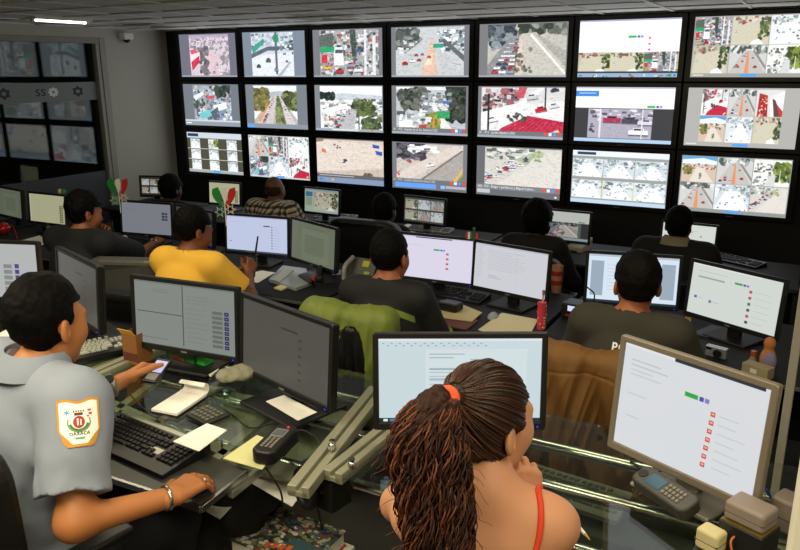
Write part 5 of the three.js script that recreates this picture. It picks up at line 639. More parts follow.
{
  const p = person({ label: 'man in dark olive T-shirt seen from behind at light blue monitor', head: atY(637, 285, 1.435), floor: 0.2, turn: -2, headTurn: 18, lean: 0.06, broad: 1.02, thick: 1.0, loose: 0.012, fold: 0.01, sleeve: 0.75, shirtM: cloth(0x35332a, 0.9), shirtLabel: 'dark olive T-shirt', skin: 0x9c5c38, headCell: 0.006, headK: 1.03, hair: { color: 0x0c0907, th: 0.01, top: 0.012, nape: -0.055, front: 0.06, tuft: 0.006 }, neckCut: 0.03 });
  const tx = canvasTex(256, 48, (g, W, H) => { g.clearRect(0, 0, W, H); g.fillStyle = '#f0f0ea'; g.font = 'bold 44px sans-serif'; g.textAlign = 'center'; g.fillText('POLICIA', W / 2, 40); });
  const h = hit(p.shirtF, EYE, ray(634, 350).normalize(), 6); const c = h ?? p.W(p.neck, 0, -0.16, 0.12), n = p.fwd.clone().negate().add(V(0, 0.15, 0)).normalize();
  part('back_print', p.home(patchOn(p.shirtF, c, n, V(0, 1, 0), (u, v) => [(u - 0.5) * 0.26, (v - 0.5) * 0.05], 24, 4)), mat(0xffffff, 0.8, { map: tx, transparent: true }), p.grp, 'white lettering');
}
// ---- front row, mostly in silhouette against the screens
{
  const plaid = canvasTex(128, 128, (g) => { g.fillStyle = '#b7a88c'; g.fillRect(0, 0, 128, 128); for (let k = 0; k < 4; k++) { g.fillStyle = 'rgba(40,36,34,.75)'; g.fillRect(k * 32, 0, 12, 128); g.fillRect(0, k * 32, 128, 12); g.fillStyle = 'rgba(235,228,210,.6)'; g.fillRect(k * 32 + 18, 0, 3, 128); g.fillRect(0, k * 32 + 18, 128, 3); } }); plaid.wrapS = plaid.wrapT = THREE.RepeatWrapping; plaid.repeat.set(5, 5);
  const cell = 0.016, noHands = false, handCell = 0.007;
  person({ label: 'bald man in plaid shirt seen from behind under the wall screens', head: atY(275, 190, 1.22), floor: 0, turn: 4, headTurn: 8, lean: 0.06, broad: 1.12, cell, handCell, skin: 0x6b4530, shirtM: mat(0xffffff, 0.9, { map: plaid }), shirtLabel: 'tan and black plaid shirt', sleeve: 0.8, loose: 0.022, hair: { color: 0x3a2a20, th: 0.003, top: -0.012, nape: -0.06, front: 0.09, rough: 0.001 } });
  const dk = { color: 0x070606, th: 0.012, top: 0.012, nape: -0.08, front: 0.05 };
  const pr = person({ label: 'dark-haired man in black with beige collar before bright small monitor', head: atY(679, 226, 1.22), floor: 0, turn: -3, headTurn: -6, lean: 0.05, broad: 1.2, cell, handCell, skin: 0x5a3826, shirtM: cloth(0x0c0c0d), sleeve: 2, loose: 0.022, hair: dk, shirtLabel: 'black jacket' });
  collar(pr, cloth(0x8a8268), 0.05, 0.09, 0.066, 0.4);
  person({ label: 'dark-clothed person with headphones beside the black high-backed chair', head: atY(385, 211, 1.2), floor: 0, turn: 4, lean: 0.05, cell, handCell, skin: 0x4a2e20, shirtM: cloth(0x09090a), sleeve: 2, hair: dk, shirtLabel: 'black jacket' });
  person({ label: 'person with rounded dark hair beside the street picture monitor', head: atY(537, 221, 1.21), floor: 0, turn: 2, lean: 0.05, cell, handCell, headK: 1.08, skin: 0x4a2e20, shirtM: cloth(0x0a0a0b), sleeve: 2, hair: { ...dk, th: 0.026, nape: -0.11, side: -0.09, tuft: 0.006 }, shirtLabel: 'black jacket' });
  person({ label: 'dark-haired person beside the small monitor of camera tiles', head: atY(171, 190, 1.2), floor: 0, turn: 4, lean: 0.05, cell, handCell, skin: 0x4a2e20, shirtM: cloth(0x0b0a0b), sleeve: 2, hair: { ...dk, th: 0.02, nape: -0.1, side: -0.07 }, shirtLabel: 'black jacket' });
}
// ---------------------------------------------------------------- desks
const deskGlass = phys(0xeef4ee, 0.04, { transmission: 1, thickness: 0, ior: 1.5 });
const beamM = mat(0x9b9983, 0.45, { metalness: 0.3 }), beamDark = mat(0x4d4f48, 0.5, { metalness: 0.4 });
function profileBeam(a, b, w = 0.072, h = 0.036) {        // aluminium profile: two lips with a groove between, along a -> b
  a = arr(a); b = arr(b); const s = b.clone().sub(a).cross(V(0, 1, 0)).normalize(); const off = (v, d, y) => v.clone().addScaledVector(s, d).add(V(0, y, 0));
  return [bar(off(a, -w * 0.27, 0), off(b, -w * 0.27, 0), w * 0.42, h), bar(off(a, w * 0.3, 0), off(b, w * 0.3, 0), w * 0.36, h), bar(off(a, 0, -h * 0.22), off(b, 0, -h * 0.22), w * 0.9, h * 0.45)];
}
function stud(p) { return [cyl(p, p.clone().add(V(0, 0.012, 0)), 0.012, 0.012, 16), new THREE.SphereGeometry(0.012, 14, 8).translate(p.x, p.y + 0.012, p.z), cyl(p.clone().add(V(0, 0.018, 0)), p.clone().add(V(0, 0.03, 0)), 0.007, 0.01, 14)]; }
function glassDesk(label, x0, x1, opt = {}) {
  const y = near, z0 = 4.82, z1 = opt.z1 ?? 5.62, d = thing('glass_desk', label, 'desk', [(x0 + x1) / 2, D2R, (z0 + z1) / 2], 0, 'glass desks of the near row');
  const ox = -(x0 + x1) / 2, oz = -(z0 + z1) / 2, put = g => (Array.isArray(g) ? join(g) : g).translate(ox, -D2R, oz);
  part('glass_top', put(bx(x0, x1, y - 0.008, y, z0, z1, 0.002)), deskGlass, d, 'clear glass desk top');
  const beams = opt.beams ?? [[[x0 + 0.05, y - 0.04, z1 - 0.05], [x0 + 0.05, y - 0.04, z0 + 0.02]], [[x1 - 0.05, y - 0.04, z1 - 0.05], [x1 - 0.05, y - 0.04, z0 + 0.02]]];
  for (const [a, b] of beams) { part('end_beam', put(profileBeam(a, b)), beamM, d, 'pale aluminium beam'); }
  for (const [z, yy, r] of [[4.87, 1.055, 0.02], [5.1, 1.05, 0.02], [5.33, 1.02, 0.018]]) part('cross_tube', put(cyl([x0 + 0.02, yy, z], [x1 - 0.02, yy, z], r, r, 18)), M.steel, d, 'round steel tube');
  for (const x of [x0 + 0.05, x1 - 0.05]) { part('upright', put([bar([x, D2R + 0.03, 4.95], [x, y - 0.06, 4.95], 0.05, 0.07), bar([x, D2R + 0.03, 5.35], [x, y - 0.06, 5.35], 0.05, 0.07)]), beamDark, d); part('foot', put(bar([x, D2R + 0.015, 4.84], [x, D2R + 0.015, 5.6], 0.06, 0.03)), beamDark, d); }
  part('cable_tray', put([bx(x0 + 0.08, x1 - 0.08, 0.86, 0.865, 4.9, 5.12), bx(x0 + 0.08, x1 - 0.08, 0.86, 0.93, 4.895, 4.9), bx(x0 + 0.08, x1 - 0.08, 0.86, 0.93, 5.12, 5.125)]), mat(0x35372f, 0.6), d);
  for (const [a, b] of opt.bars ?? []) part('support_bar', put(bar(atY(a[0], a[1], 1.08), atY(b[0], b[1], 1.08), 0.035, 0.02)), beamM, d, 'pale aluminium bar');
  for (const p of opt.studs ?? []) part('glass_stud', put(stud(p)), M.chrome, d, 'polished glass stud');
  return { d, put };
}
const yb = near - 0.006;
glassDesk('glass desk under the violet-icon monitor beyond the grey-shirted man', -0.25, 1.1, { z1: 5.55 });
glassDesk('glass desk of the grey-shirted man with keyboard tray', 1.14, 2.33, { z1: 5.5, beams: [[[1.19, yb, 5.45], [1.19, yb, 4.86]], [atY(298, 492, yb), atY(378, 391, yb)]], bars: [[[100, 424], [158, 380]], [[140, 436], [212, 388]], [[112, 404], [240, 462]], [[214, 462], [268, 416]]], studs: [atY(332, 449, near + 0.02), atY(226, 398, near)] });
glassDesk('glass desk of the ponytailed woman with bright steel tubes', 2.37, 3.9, { z1: 5.5, beams: [[atY(332, 477, yb), atY(392, 428, yb)], [[3.85, yb, 5.45], [3.85, yb, 4.86]]], studs: [atY(352, 468, near + 0.024)] });
{
  const y = 1.03, c = [atY(176, 452, y), atY(232, 392, y), atY(352, 412, y), atY(292, 480, y)], s = new THREE.Shape(); c.forEach((p, i) => i ? s.lineTo(p.x - c[0].x, -(p.z - c[0].z)) : s.moveTo(0, 0));
  const t = thing('lower_shelf', 'pale grey shelf seen through the glass under the handset', 'shelf', c[0]); const g = extr(s, 0.012, 0.001); g.rotateX(-Math.PI / 2); part('shelf_board', g.translate(0, -0.013, 0), mat(0x8d8b76, 0.6), t); for (const [i, j] of [[0, 1], [2, 3]]) part('shelf_bracket', bar(c[i].clone().sub(c[0]).add(V(0, -0.02, 0)), c[j].clone().sub(c[0]).add(V(0, -0.02, 0)), 0.015, 0.015), M.alu, t);
}
// keyboard tray of the man in grey
{
  const y = 1.1, c = [atY(40, 455, y), atY(95, 402, y), atY(247, 472, y), atY(201, 508, y)];
  const s = new THREE.Shape(); c.forEach((p, i) => i ? s.lineTo(p.x - c[3].x, -(p.z - c[3].z)) : s.moveTo(p.x - c[3].x, -(p.z - c[3].z))); 
  const t = thing('keyboard_tray', 'pull-out grey keyboard tray with bright metal edge', 'tray', [c[3].x, y, c[3].z]);
  const g = extr(s, 0.012, 0.001); g.rotateX(-Math.PI / 2); part('tray_plate', g.translate(0, -0.014, 0), mat(0x3b3c38, 0.35), t);
  const rel = p => p.clone().sub(c[3]); part('metal_edge', [bar(rel(c[3]).add(V(0, -0.004, 0)), rel(c[2]).add(V(0, -0.004, 0)), 0.012, 0.02), bar(rel(c[0]).add(V(0, -0.004, 0)), rel(c[3]).add(V(0, -0.004, 0)), 0.012, 0.02)], M.steel, t, 'bright metal edge');
for (const [u, v, k0, k1] of [[1, 0, 0.3, -0.5], [2, 3, 0.4, -0.9]]) part('slide_rail', bar(rel(lerp(c[u], c[v], k0)).add(V(0, -0.03, 0)), rel(lerp(c[u], c[v], k1)).add(V(0, -0.03, 0)), 0.02, 0.025), M.alu, t);
}
// middle and front rows: dark desks, one unit per place
function darkDesk(x0, x1, row, label, grp) {
  const fl = FLOOR[row], y = DESK[row], z0 = row === 1 ? 2.78 : 0.5, z1 = row === 1 ? 3.66 : 1.3, w = x1 - x0, dd = z1 - z0;
  const d = thing('workstation_desk', label, 'desk', [(x0 + x1) / 2, fl, (z0 + z1) / 2], 0, grp);
  part('desk_top', bx(-w / 2 + 0.004, w / 2 - 0.004, 0.722, 0.75, -dd / 2, dd / 2, 0.006), M.deskTop, d);
  part('edge_strip', bx(-w / 2 + 0.006, w / 2 - 0.006, 0.727, 0.745, dd / 2 - 0.001, dd / 2 + 0.006, 0.002), row === 1 ? mat(0x55564f, 0.4) : M.deskBody, d);
  for (const s of [-1, 1]) part('side_panel', bx(s * (w / 2 - 0.02) - 0.015, s * (w / 2 - 0.02) + 0.015, 0, 0.722, -dd / 2 + 0.05, dd / 2 - 0.12), M.deskBody, d);
  part('modesty_panel', bx(-w / 2 + 0.04, w / 2 - 0.04, 0.12, 0.72, -dd / 2 + 0.06, -dd / 2 + 0.08), M.deskBody, d);
  return d;
}
[[-3.0, -1.72, 'dark desk with the red desk object and cream monitor'], [-1.7, -0.32, 'dark desk under the grey pinwheel monitor'], [-0.3, 1.06, 'dark desk with papers before the yellow-shirted man'], [1.08, 2.4, 'dark desk with envelope and pink pencil tube'], [2.42, 3.75, 'dark desk under the light blue monitor']].forEach(a => darkDesk(a[0], a[1], 1, a[2], 'dark desks of the middle row'));
[[-3.6, -2.62, 'black front desk by the pale wall under small tile monitor'], [-2.6, -1.42, 'black front desk under the small pale monitor'], [-1.4, -0.24, 'black front desk of the bald man'], [-0.22, 1.06, 'black front desk under the six-tile monitor'], [1.08, 2.28, 'black front desk with the cream desk phone'], [2.3, 3.6, 'black front desk of the man with beige collar']].forEach(a => darkDesk(a[0], a[1], 0, a[2], 'black desks of the front row'));

// ---------------------------------------------------------------- chairs
function officeChair(o) {
  const c = thing('office_chair', o.label, 'chair', [o.x, o.floor, o.z], R(o.turn), o.group ?? 'office chairs');
  const lm = o.m ?? M.leather, bh = o.bh ?? 0.62, bw = o.bw ?? 0.5;
  part('seat', bx(-0.26, 0.26, 0.4, 0.49, -0.25, 0.24, 0.04, 4), lm, c);
  const shp = rrect(bw, bh, 0.12); const g = extr(shp, 0.05, 0.03, 3, 10); const p = g.attributes.position; for (let i = 0; i < p.count; i++) { const x = p.getX(i), y = p.getY(i); p.setZ(i, p.getZ(i) - x * x * 0.9 + 0.05 * (y + bh / 2) ** 2 + (y > bh * 0.3 ? 0.12 * (y - bh * 0.3) ** 2 : 0)); } g.computeVertexNormals();
  part('backrest', g.translate(0, 0.5 + bh / 2, 0.19), lm, c);
  part('back_bracket', [bar([0, 0.42, 0.1], [0, 0.42, 0.28], 0.06, 0.02), bar([0, 0.42, 0.28], [0, 0.75, 0.3], 0.06, 0.02)], M.plastic, c);
  if (o.arms !== false) for (const s of [-1, 1]) part('armrest', [bx(s * 0.29 - 0.03, s * 0.29 + 0.03, 0.66, 0.69, -0.16, 0.12, 0.012), bar([s * 0.29, 0.43, 0], [s * 0.29, 0.665, 0], 0.02, 0.05), bar([s * 0.2, 0.42, 0], [s * 0.3, 0.42, 0], 0.04, 0.02)], M.plastic, c);
  part('gas_column', [cyl([0, 0.1, 0], [0, 0.4, 0], 0.028), cyl([0, 0.36, 0], [0, 0.4, 0], 0.06)], M.plastic, c);
  const star = part('star_base', [0, 1, 2, 3, 4].map(k => { const a = k * 1.2566 + 0.3; return bar([0, 0.1, 0], [Math.cos(a) * 0.29, 0.075, Math.sin(a) * 0.29], 0.045, 0.03); }), M.plastic, c);
  for (let k = 0; k < 5; k++) { const a = k * 1.2566 + 0.3; part('castor', cyl([Math.cos(a) * 0.29 - 0.02 * Math.sin(a), 0.028, Math.sin(a) * 0.29 + 0.02 * Math.cos(a)], [Math.cos(a) * 0.29 + 0.02 * Math.sin(a), 0.028, Math.sin(a) * 0.29 - 0.02 * Math.cos(a)], 0.028), M.darkPlastic, star); }
  return c;
}
const chairFor = (p, o) => officeChair({ x: p.hip.x, z: p.hip.z, floor: p.grp.position.y, turn: o.turn, ...o });
const CH = [
  { label: 'black office chair of the grey-shirted man at keyboard tray', bh: 0.55 },
  { label: 'black low-backed chair of the ponytailed woman', bh: 0.26, arms: false },
  { label: 'black office chair of the yellow-shirted man', bh: 0.5 },
  { label: 'grey leather high-backed chair behind the dark-shirted man', m: M.greyLeather, bh: 0.54, dx: 0.5, dz: -0.16, dt: 16 },
  { label: 'black chair of the man in dark jacket, green jacket over it', bh: 0.46, dt: 14, dx: -0.07, dz: 0.04 },
  { label: 'black chair of the olive-shirted man under the brown jacket', bh: 0.5, dt: 4 },
  { label: 'black office chair of the bald man', bh: 0.4 },
  { label: 'black office chair of the man with beige collar', bh: 0.4 },
  { label: 'large black high-backed chair between two middle-row monitors', bh: 0.66, bw: 0.56, dx: -0.05 },
  { label: 'black high-backed chair of the person with rounded hair', bh: 0.5 },
  { label: 'black office chair of the person beside small tile monitor', bh: 0.5 },
];
CH.forEach((o, i) => { const p = PEOPLE[i]; officeChair({ ...o, x: p.hip.x + (o.dx ?? 0), z: p.hip.z + (o.dz ?? 0), floor: p.grp.position.y, turn: p.turn + (o.dt ?? 0) }); });

// jackets hung over two of the chair backs
function jacket(name, label, c, turn, hx, hy, hz, m, shapeF, roll = 0) {
  const q = new THREE.Quaternion().setFromAxisAngle(V(0, 1, 0), R(turn));
  const f = (x, y, z) => { const t = (hy - y) / (2 * hy); const w = hx * (0.8 + 0.25 * t), d = hz * (0.75 + 0.4 * t); const zz = z + x * x * 0.5; const ax = Math.abs(x) - w + 0.05, ay = Math.abs(y) - hy + 0.05, az = Math.abs(zz) - d + 0.05; let s = Math.hypot(Math.max(ax, 0), Math.max(ay, 0), Math.max(az, 0)) + Math.min(Math.max(ax, ay, az), 0) - 0.05; const tt = Math.min(1, Math.max(0, t) * 1.3); s -= (0.012 + 0.075 * tt) * (0.5 - 1.6 * Math.abs(noise.noise(x * 9 + 5 + y * 2.5, y * 1.6, z * 3))) + (0.006 + 0.034 * tt) * (0.5 - 1.6 * Math.abs(noise.noise(x * 21 - y * 4, y * 2.4 + 3, z * 5))); return shapeF ? shapeF(s, x, y, z) : s * 0.85; };
  const g = solo(name, netMesh(f, [-hx * 1.3, -hy - 0.06, -hz - 0.12, hx * 1.3, hy + 0.06, hz + 0.14], 0.007), m, label, 'jacket', c, R(turn)); g.rotation.z = roll; return g;
}
{
  const p = PEOPLE[5], t = 2, c = V(p.hip.x - 0.07, 0.2 + 0.785, p.hip.z + 0.25);
  jacket('brown_jacket', 'brown jacket hung over the chair of olive-shirted man', c, t, 0.29, 0.28, 0.085, cloth(0x6e4a1a, 0.75, { }), (s, x, y, z) => { const seam = Math.abs(y - 0.2 + x * x * 0.6); return (s + (z > 0 && seam < 0.008 ? 0.004 * (1 - seam / 0.008) : 0)) * 0.85; });
}
{
  const p = PEOPLE[4], c = V(p.hip.x - 0.03, 0.2 + 0.86, p.hip.z + 0.27);
  jacket('green_jacket', 'olive green jacket draped over a black chair back', c, 18, 0.26, 0.25, 0.1, cloth(0x6d7a2b, 0.6), (s, x, y, z) => { const ar = Math.hypot((x - 0.035) / 0.082, (y + 0.12) / 0.3) - 1; const cut = z > -0.02 ? -ar * 0.08 : -1; const low = y < -0.1 && x < -0.13 ? -0.1 - y : -1; return Math.max(s, cut, low) * 0.85; }, -0.1);
  const f2 = (x, y, z) => { const d = Math.hypot(Math.max(Math.abs(x) - 0.09, 0), Math.max(Math.abs(y) - 0.2, 0), Math.max(Math.abs(z) - 0.02, 0)) - 0.02 - 0.02 * noise.noise(x * 40, y * 6, z * 8); return d * 0.8; };
  solo('black_vest', netMesh(f2, [-0.16, -0.28, -0.1, 0.16, 0.28, 0.1], 0.008), mat(0x0b0b0c, 0.5), 'black lining garment showing inside the green jacket', 'garment', c.clone().add(V(0.035, -0.05, 0.03)), R(18));
}
// ---------------------------------------------------------------- things on the desks
const paperW = mat(0xf8f6ee, 0.9), paperY = mat(0xdcdca0, 0.9), beige = mat(0xcbbf8e, 0.8), cardboard = mat(0x8a5a2c, 0.9);
function sheet(name, label, cat, quad, y, m, th = 0.002, group) {       // flat thing from its outline in photo pixels, lying at height y
  const c = quad.map(p => atY(p[0], p[1], y)), o = c.reduce((a, b) => a.add(b), V(0, 0, 0)).multiplyScalar(1 / c.length); const s = new THREE.Shape();
  quad.map(p => atY(p[0], p[1], y)).forEach((p, i) => i ? s.lineTo(p.x - o.x, -(p.z - o.z)) : s.moveTo(p.x - o.x, -(p.z - o.z)));
  const g = extr(s, th); g.rotateX(-Math.PI / 2); const pos = g.attributes.position; if (th < 0.004) for (let i = 0; i < pos.count; i++) pos.setY(i, pos.getY(i) + 0.0015 * (1 + Math.sin(pos.getX(i) * 30 + pos.getZ(i) * 17))); g.computeVertexNormals();
  return solo(name, g, m, label, cat, o, 0, group);
}
function seat(name, label, cat, px, py, y, dir2, group) {                // group standing on height y at a pixel, turned so that its +x axis points to pixel dir2
  const p = atY(px, py, y); let t = 0; if (Array.isArray(dir2)) { const q = atY(dir2[0], dir2[1], y); t = Math.atan2(-(q.z - p.z), q.x - p.x); } else if (dir2) t = R(dir2); return thing(name, label, cat, p, t, group);
}
const cable = (name, label, pts, r, m = M.cable) => { const o = pts[0].clone(); return solo(name, tube(pts.map(p => p.clone().sub(o)), r, 40, 6), m, label, 'cable', o); };
// keyboards: rows of real keys on a tray
function keyboard(label, px, py, y, dir, o = {}) {
  const k = seat('computer_keyboard', label, 'keyboard', px, py, y, dir, 'computer keyboards'), w = o.w ?? 0.455, d = o.d ?? 0.155;
  const s = new THREE.Shape(); s.moveTo(-d / 2, 0); s.lineTo(d / 2, 0); s.lineTo(d / 2, 0.012); s.lineTo(-d / 2, 0.03); const g = extr(s, w - 0.004, 0.002); g.rotateY(-Math.PI / 2); g.translate(w / 2 - 0.002, 0.002, 0); part('case', g, o.caseM ?? M.plastic, k);
  const top = z => 0.012 + (0.018) * (d / 2 - z) / d + 0.003, keys = []; const step = 0.0187;
  const key = (x, z, kw) => { const q = new THREE.BoxGeometry(kw - 0.003, 0.008, step - 0.0035); const p = q.attributes.position; for (let i = 0; i < p.count; i++) if (p.getY(i) > 0) { p.setX(i, p.getX(i) * 0.82); p.setZ(i, p.getZ(i) * 0.78); } q.computeVertexNormals(); q.rotateX(0.115); keys.push(q.translate(x, top(z) + 0.004, z)); };
  for (let r = 0; r < 5; r++) { const z = -0.032 + r * step; let x = -w / 2 + 0.014; const row = r === 4 ? [0.026, 0.022, 0.022, 0.112, 0.022, 0.022, 0.026] : r === 3 ? [0.042, ...Array(10).fill(step), 0.05] : r === 2 ? [0.032, ...Array(11).fill(step), 0.042] : r === 1 ? [0.028, ...Array(12).fill(step), 0.026] : [...Array(13).fill(step), 0.036]; for (const kw of row) { key(x + kw / 2, z, kw); x += kw; } for (let c = 0; c < 3; c++) if (r < 2 || r === 4 || (r === 3 && c === 1)) key(w / 2 - 0.16 + c * step + 0.006, z, step); for (let c = 0; c < 4; c++) key(w / 2 - 0.088 + c * step + 0.008, z, step); }
  for (let c = 0; c < 13; c++) key(-w / 2 + 0.02 + c * 0.0212 + Math.floor(c / 4) * 0.005, -0.058, step);
  part('keys', keys, o.keyM ?? M.darkPlastic, k).userData.kind = 'stuff';
  if (o.strip) { part('silver_strip', bx(-w / 2 + 0.004, w / 2 - 0.004, 0.028, 0.037, -d / 2 + 0.001, -d / 2 + 0.02, 0.002), mat(0xb4b4a8, 0.4, { metalness: 0.2 }), k, 'silver strip'); part('arrow_panel', place(bx(-0.032, 0.032, 0, 0.003, -0.014, 0.012), w / 2 - 0.135, 0.0215, 0.018, 0, 0.115), mat(0xb4b4a8, 0.4, { metalness: 0.2 }), k, 'silver panel round the arrow keys'); part('lower_strip', bx(-w / 2 + 0.1, w / 2 - 0.2, 0.011, 0.0155, d / 2 - 0.012, d / 2 - 0.003, 0.002), mat(0xb4b4a8, 0.4, { metalness: 0.2 }), k, 'silver strip'); }
  return k;
}
keyboard('black keyboard with silver strips on the pull-out tray', 143, 447, 1.1, [178, 462], { strip: true, w: 0.44, d: 0.19 });
keyboard('dark keyboard below the grey pinwheel monitor', 140, 246, mid, [165, 251]);
keyboard('dark keyboard at the lilac monitor by the envelope', 452, 296, mid, [490, 303]);
keyboard('dark keyboard beyond the profile face on the glass desk', 96, 352, near, [128, 345], { keyM: mat(0xb9bbb0, 0.6) });
function mouse(label, px, py, y, turn, m = M.plastic) { const o = seat('computer_mouse', label, 'mouse', px, py, y, turn, 'computer mice'); const g = new THREE.SphereGeometry(1, 20, 12, 0, 7, 0, Math.PI / 2); g.scale(0.03, 0.024, 0.055); part('shell', g, m, o); part('wheel', cyl([-0.004, 0.017, -0.03], [0.004, 0.017, -0.03], 0.007), M.grey, o); return o; }
mouse('black mouse under the ringed hand on the keyboard tray', 197, 489, 1.1, -20);
mouse('small silver mouse beside the large sheet on dark desk', 493, 317, mid, 10, mat(0x9aa2aa, 0.3));
// phone in the hand of the man in grey
{
  const a = GREY.p.arms[0], c = atD(157, 371, 2.62), n = thing('mobile_phone', 'black mobile phone with lit screen held in left hand', 'phone', c);
  const up = atD(164, 361, 2.66).sub(atD(150, 381, 2.58)).normalize(), z = EYE.clone().sub(c).normalize().add(V(-0.5, 0.5, -0.2)).normalize(), x = up.clone().cross(z).normalize(), zz = x.clone().cross(up); n.quaternion.setFromRotationMatrix(new THREE.Matrix4().makeBasis(x, up, zz));
  part('case', bx(-0.028, 0.028, -0.058, 0.058, -0.007, 0.006, 0.005, 3), M.blackGloss, n); part('screen', bx(-0.022, 0.022, -0.012, 0.046, 0.0055, 0.0065), mat(0x202020, 0.3, { emissive: 0xd8d0f4, emissiveIntensity: 0.9 }), n); part('keypad', bx(-0.02, 0.02, -0.05, -0.018, 0.0055, 0.0075, 0.001), M.grey, n);
}
// spiral pad with the pages rolled over
{
  const n = seat('spiral_notepad', 'open white notepad with its cover rolled back', 'notepad', 180, 404, near, [212, 418]);
  const a = atY(149, 410, near), b = atY(181, 390, near), L = b.clone().sub(a).length(); n.rotation.y = Math.atan2(-(b.z - a.z), b.x - a.x);
  part('cover', bx(-L / 2 - 0.004, L / 2, 0, 0.004, -0.055, 0.06), M.darkPlastic, n); part('pages', bx(-L / 2, L / 2 - 0.006, 0.004, 0.014, -0.052, 0.056, 0.001), paperW, n);
  const roll = []; const pr = []; for (let i = 0; i <= 16; i++) { const t = -0.6 + i / 16 * 4.6; pr.push([L / 2 - 0.008 + Math.sin(t) * 0.019, 0.024 - Math.cos(t) * 0.021]); } const s = new THREE.Shape(); pr.forEach((p, i) => i ? s.lineTo(...p) : s.moveTo(...p)); pr.slice().reverse().forEach(p => s.lineTo((p[0] - L / 2 + 0.008) * 0.86 + L / 2 - 0.008, (p[1] - 0.024) * 0.86 + 0.024)); part('rolled_page', extr(s, 0.108).translate(0, 0.008, -0.052), paperW, n, 'rolled white page');
  part('spiral', Array.from({ length: 12 }, (_, i) => new THREE.TorusGeometry(0.007, 0.001, 5, 12).translate(L / 2 - 0.002, 0.008, -0.046 + i * 0.0085)), M.steel, n);
}
sheet('paper_sheet', 'loose white paper between the keyboard and notepad', 'paper', [[173, 442], [207, 424], [227, 431], [199, 452]], 1.17, paperW);
{ const f = sheet('printed_form', 'yellowish printed form partly under the black handset', 'paper', [[223, 459], [257, 436], [284, 446], [262, 470]], near + 0.001, paperY); }
sheet('paper_sheet', 'white paper lying on the broad monitor base plate', 'paper', [[266, 402], [284, 396], [317, 413], [298, 421]], near + 0.016, paperW);
sheet('paper_sheet', 'white paper on lower shelf below the handset', 'paper', [[241, 478], [262, 472], [304, 492], [292, 507]], 0.985, paperW);
sheet('paper_sheet', 'white paper beside the dark bag under the desk', 'paper', [[206, 512], [222, 494], [236, 503], [220, 520]], 0.9, paperW);
sheet('paper_sheet', 'white paper left of the grey-shirted man on glass desk', 'paper', [[-6, 336], [14, 327], [20, 342], [-4, 348]], near + 0.001, paperW);
// handset lying in its charger
{
  const c = thing('cordless_handset', 'black cordless handset with small screen lying on the glass desk', 'phone', atY(276, 452, near)); const a = atY(262, 468, near), b = atY(291, 438, near); c.rotation.y = Math.atan2(-(b.z - a.z), b.x - a.x);
  const s = rrect(0.17, 0.062, 0.022); const g = extr(s, 0.03, 0.008, 3, 8); g.rotateX(-Math.PI / 2); part('case', g.translate(0, 0.012, 0), M.plastic, c);
  part('screen_frame', bx(0.004, 0.056, 0.048, 0.053, -0.022, 0.022, 0.003), M.grey, c); part('screen', bx(0.01, 0.046, 0.0525, 0.0545, -0.017, 0.017), mat(0x5d646a, 0.15), c);
  part('keys', Array.from({ length: 15 }, (_, i) => bx(-0.062 + Math.floor(i / 3) * 0.013, -0.053 + Math.floor(i / 3) * 0.013, 0.049, 0.053, -0.02 + (i % 3) * 0.015, -0.01 + (i % 3) * 0.015, 0.002)), mat(0x7b776c, 0.5), c); part('charger', bx(-0.02, 0.09, 0, 0.014, -0.04, 0.04, 0.005), M.darkPlastic, c); part('red_light', new THREE.SphereGeometry(0.004, 8, 6).translate(0.072, 0.05, 0.01), mat(0x601010, 0.4, { emissive: 0xff2020, emissiveIntensity: 1.6 }), c, 'red light');
}
// acrylic stand with a grey cloth case on it, small box, strip, green carton and paper cup
{
  const s = seat('acrylic_stand', 'clear acrylic stand under the folded grey cloth', 'stand', 238, 394, near, [256, 384]); const w = 0.16;
  part('shelf', bx(-w / 2, w / 2, 0.054, 0.058, -0.06, 0.06), M.glass, s); for (const k of [-1, 1]) part('side', bx(k * w / 2 - 0.002, k * w / 2 + 0.002, 0, 0.058, -0.06, 0.06), M.glass, s); 
  const c0 = atY(238, 381, near + 0.06); const f = blend([ell(V(0, 0.02, 0), V(0.06, 0.022, 0.045)), ell(V(0.03, 0.028, -0.02), V(0.05, 0.02, 0.035)), ell(V(-0.035, 0.018, 0.02), V(0.035, 0.018, 0.03))], 0.02), fn = (x, y, z) => Math.max(f(x, y, z) - 0.006 * noise.noise(x * 40, y * 40, z * 40), -y);
  solo('folded_cloth', netMesh(fn, grow(f.box, 0.02), 0.005), cloth(0x8f8d78, 0.9), 'folded grey-green cloth on the acrylic stand', 'cloth', s.position.clone().add(V(0, 0.059, 0)), 0.4);
}
{
  const c = seat('green_carton', 'green printed carton under the split-page monitor', 'box', 190, 362, near, [212, 369]); part('carton', bx(-0.11, 0.06, 0, 0.045, -0.05, 0.03, 0.003), mat(0x1f6a30, 0.6), c); part('label_strip', bx(-0.08, 0.0, 0.01, 0.03, 0.0302, 0.031), mat(0xb0532e, 0.6), c); part('lid', bx(0.065, 0.11, 0, 0.04, -0.03, 0.02, 0.003), mat(0x2fae3c, 0.5), c, 'bright green end');
}
sheet('name_strip', 'white plastic strip beside the green carton', 'strip', [[205, 374], [216, 365], [222, 367], [211, 377]], near + 0.004, M.white, 0.006);
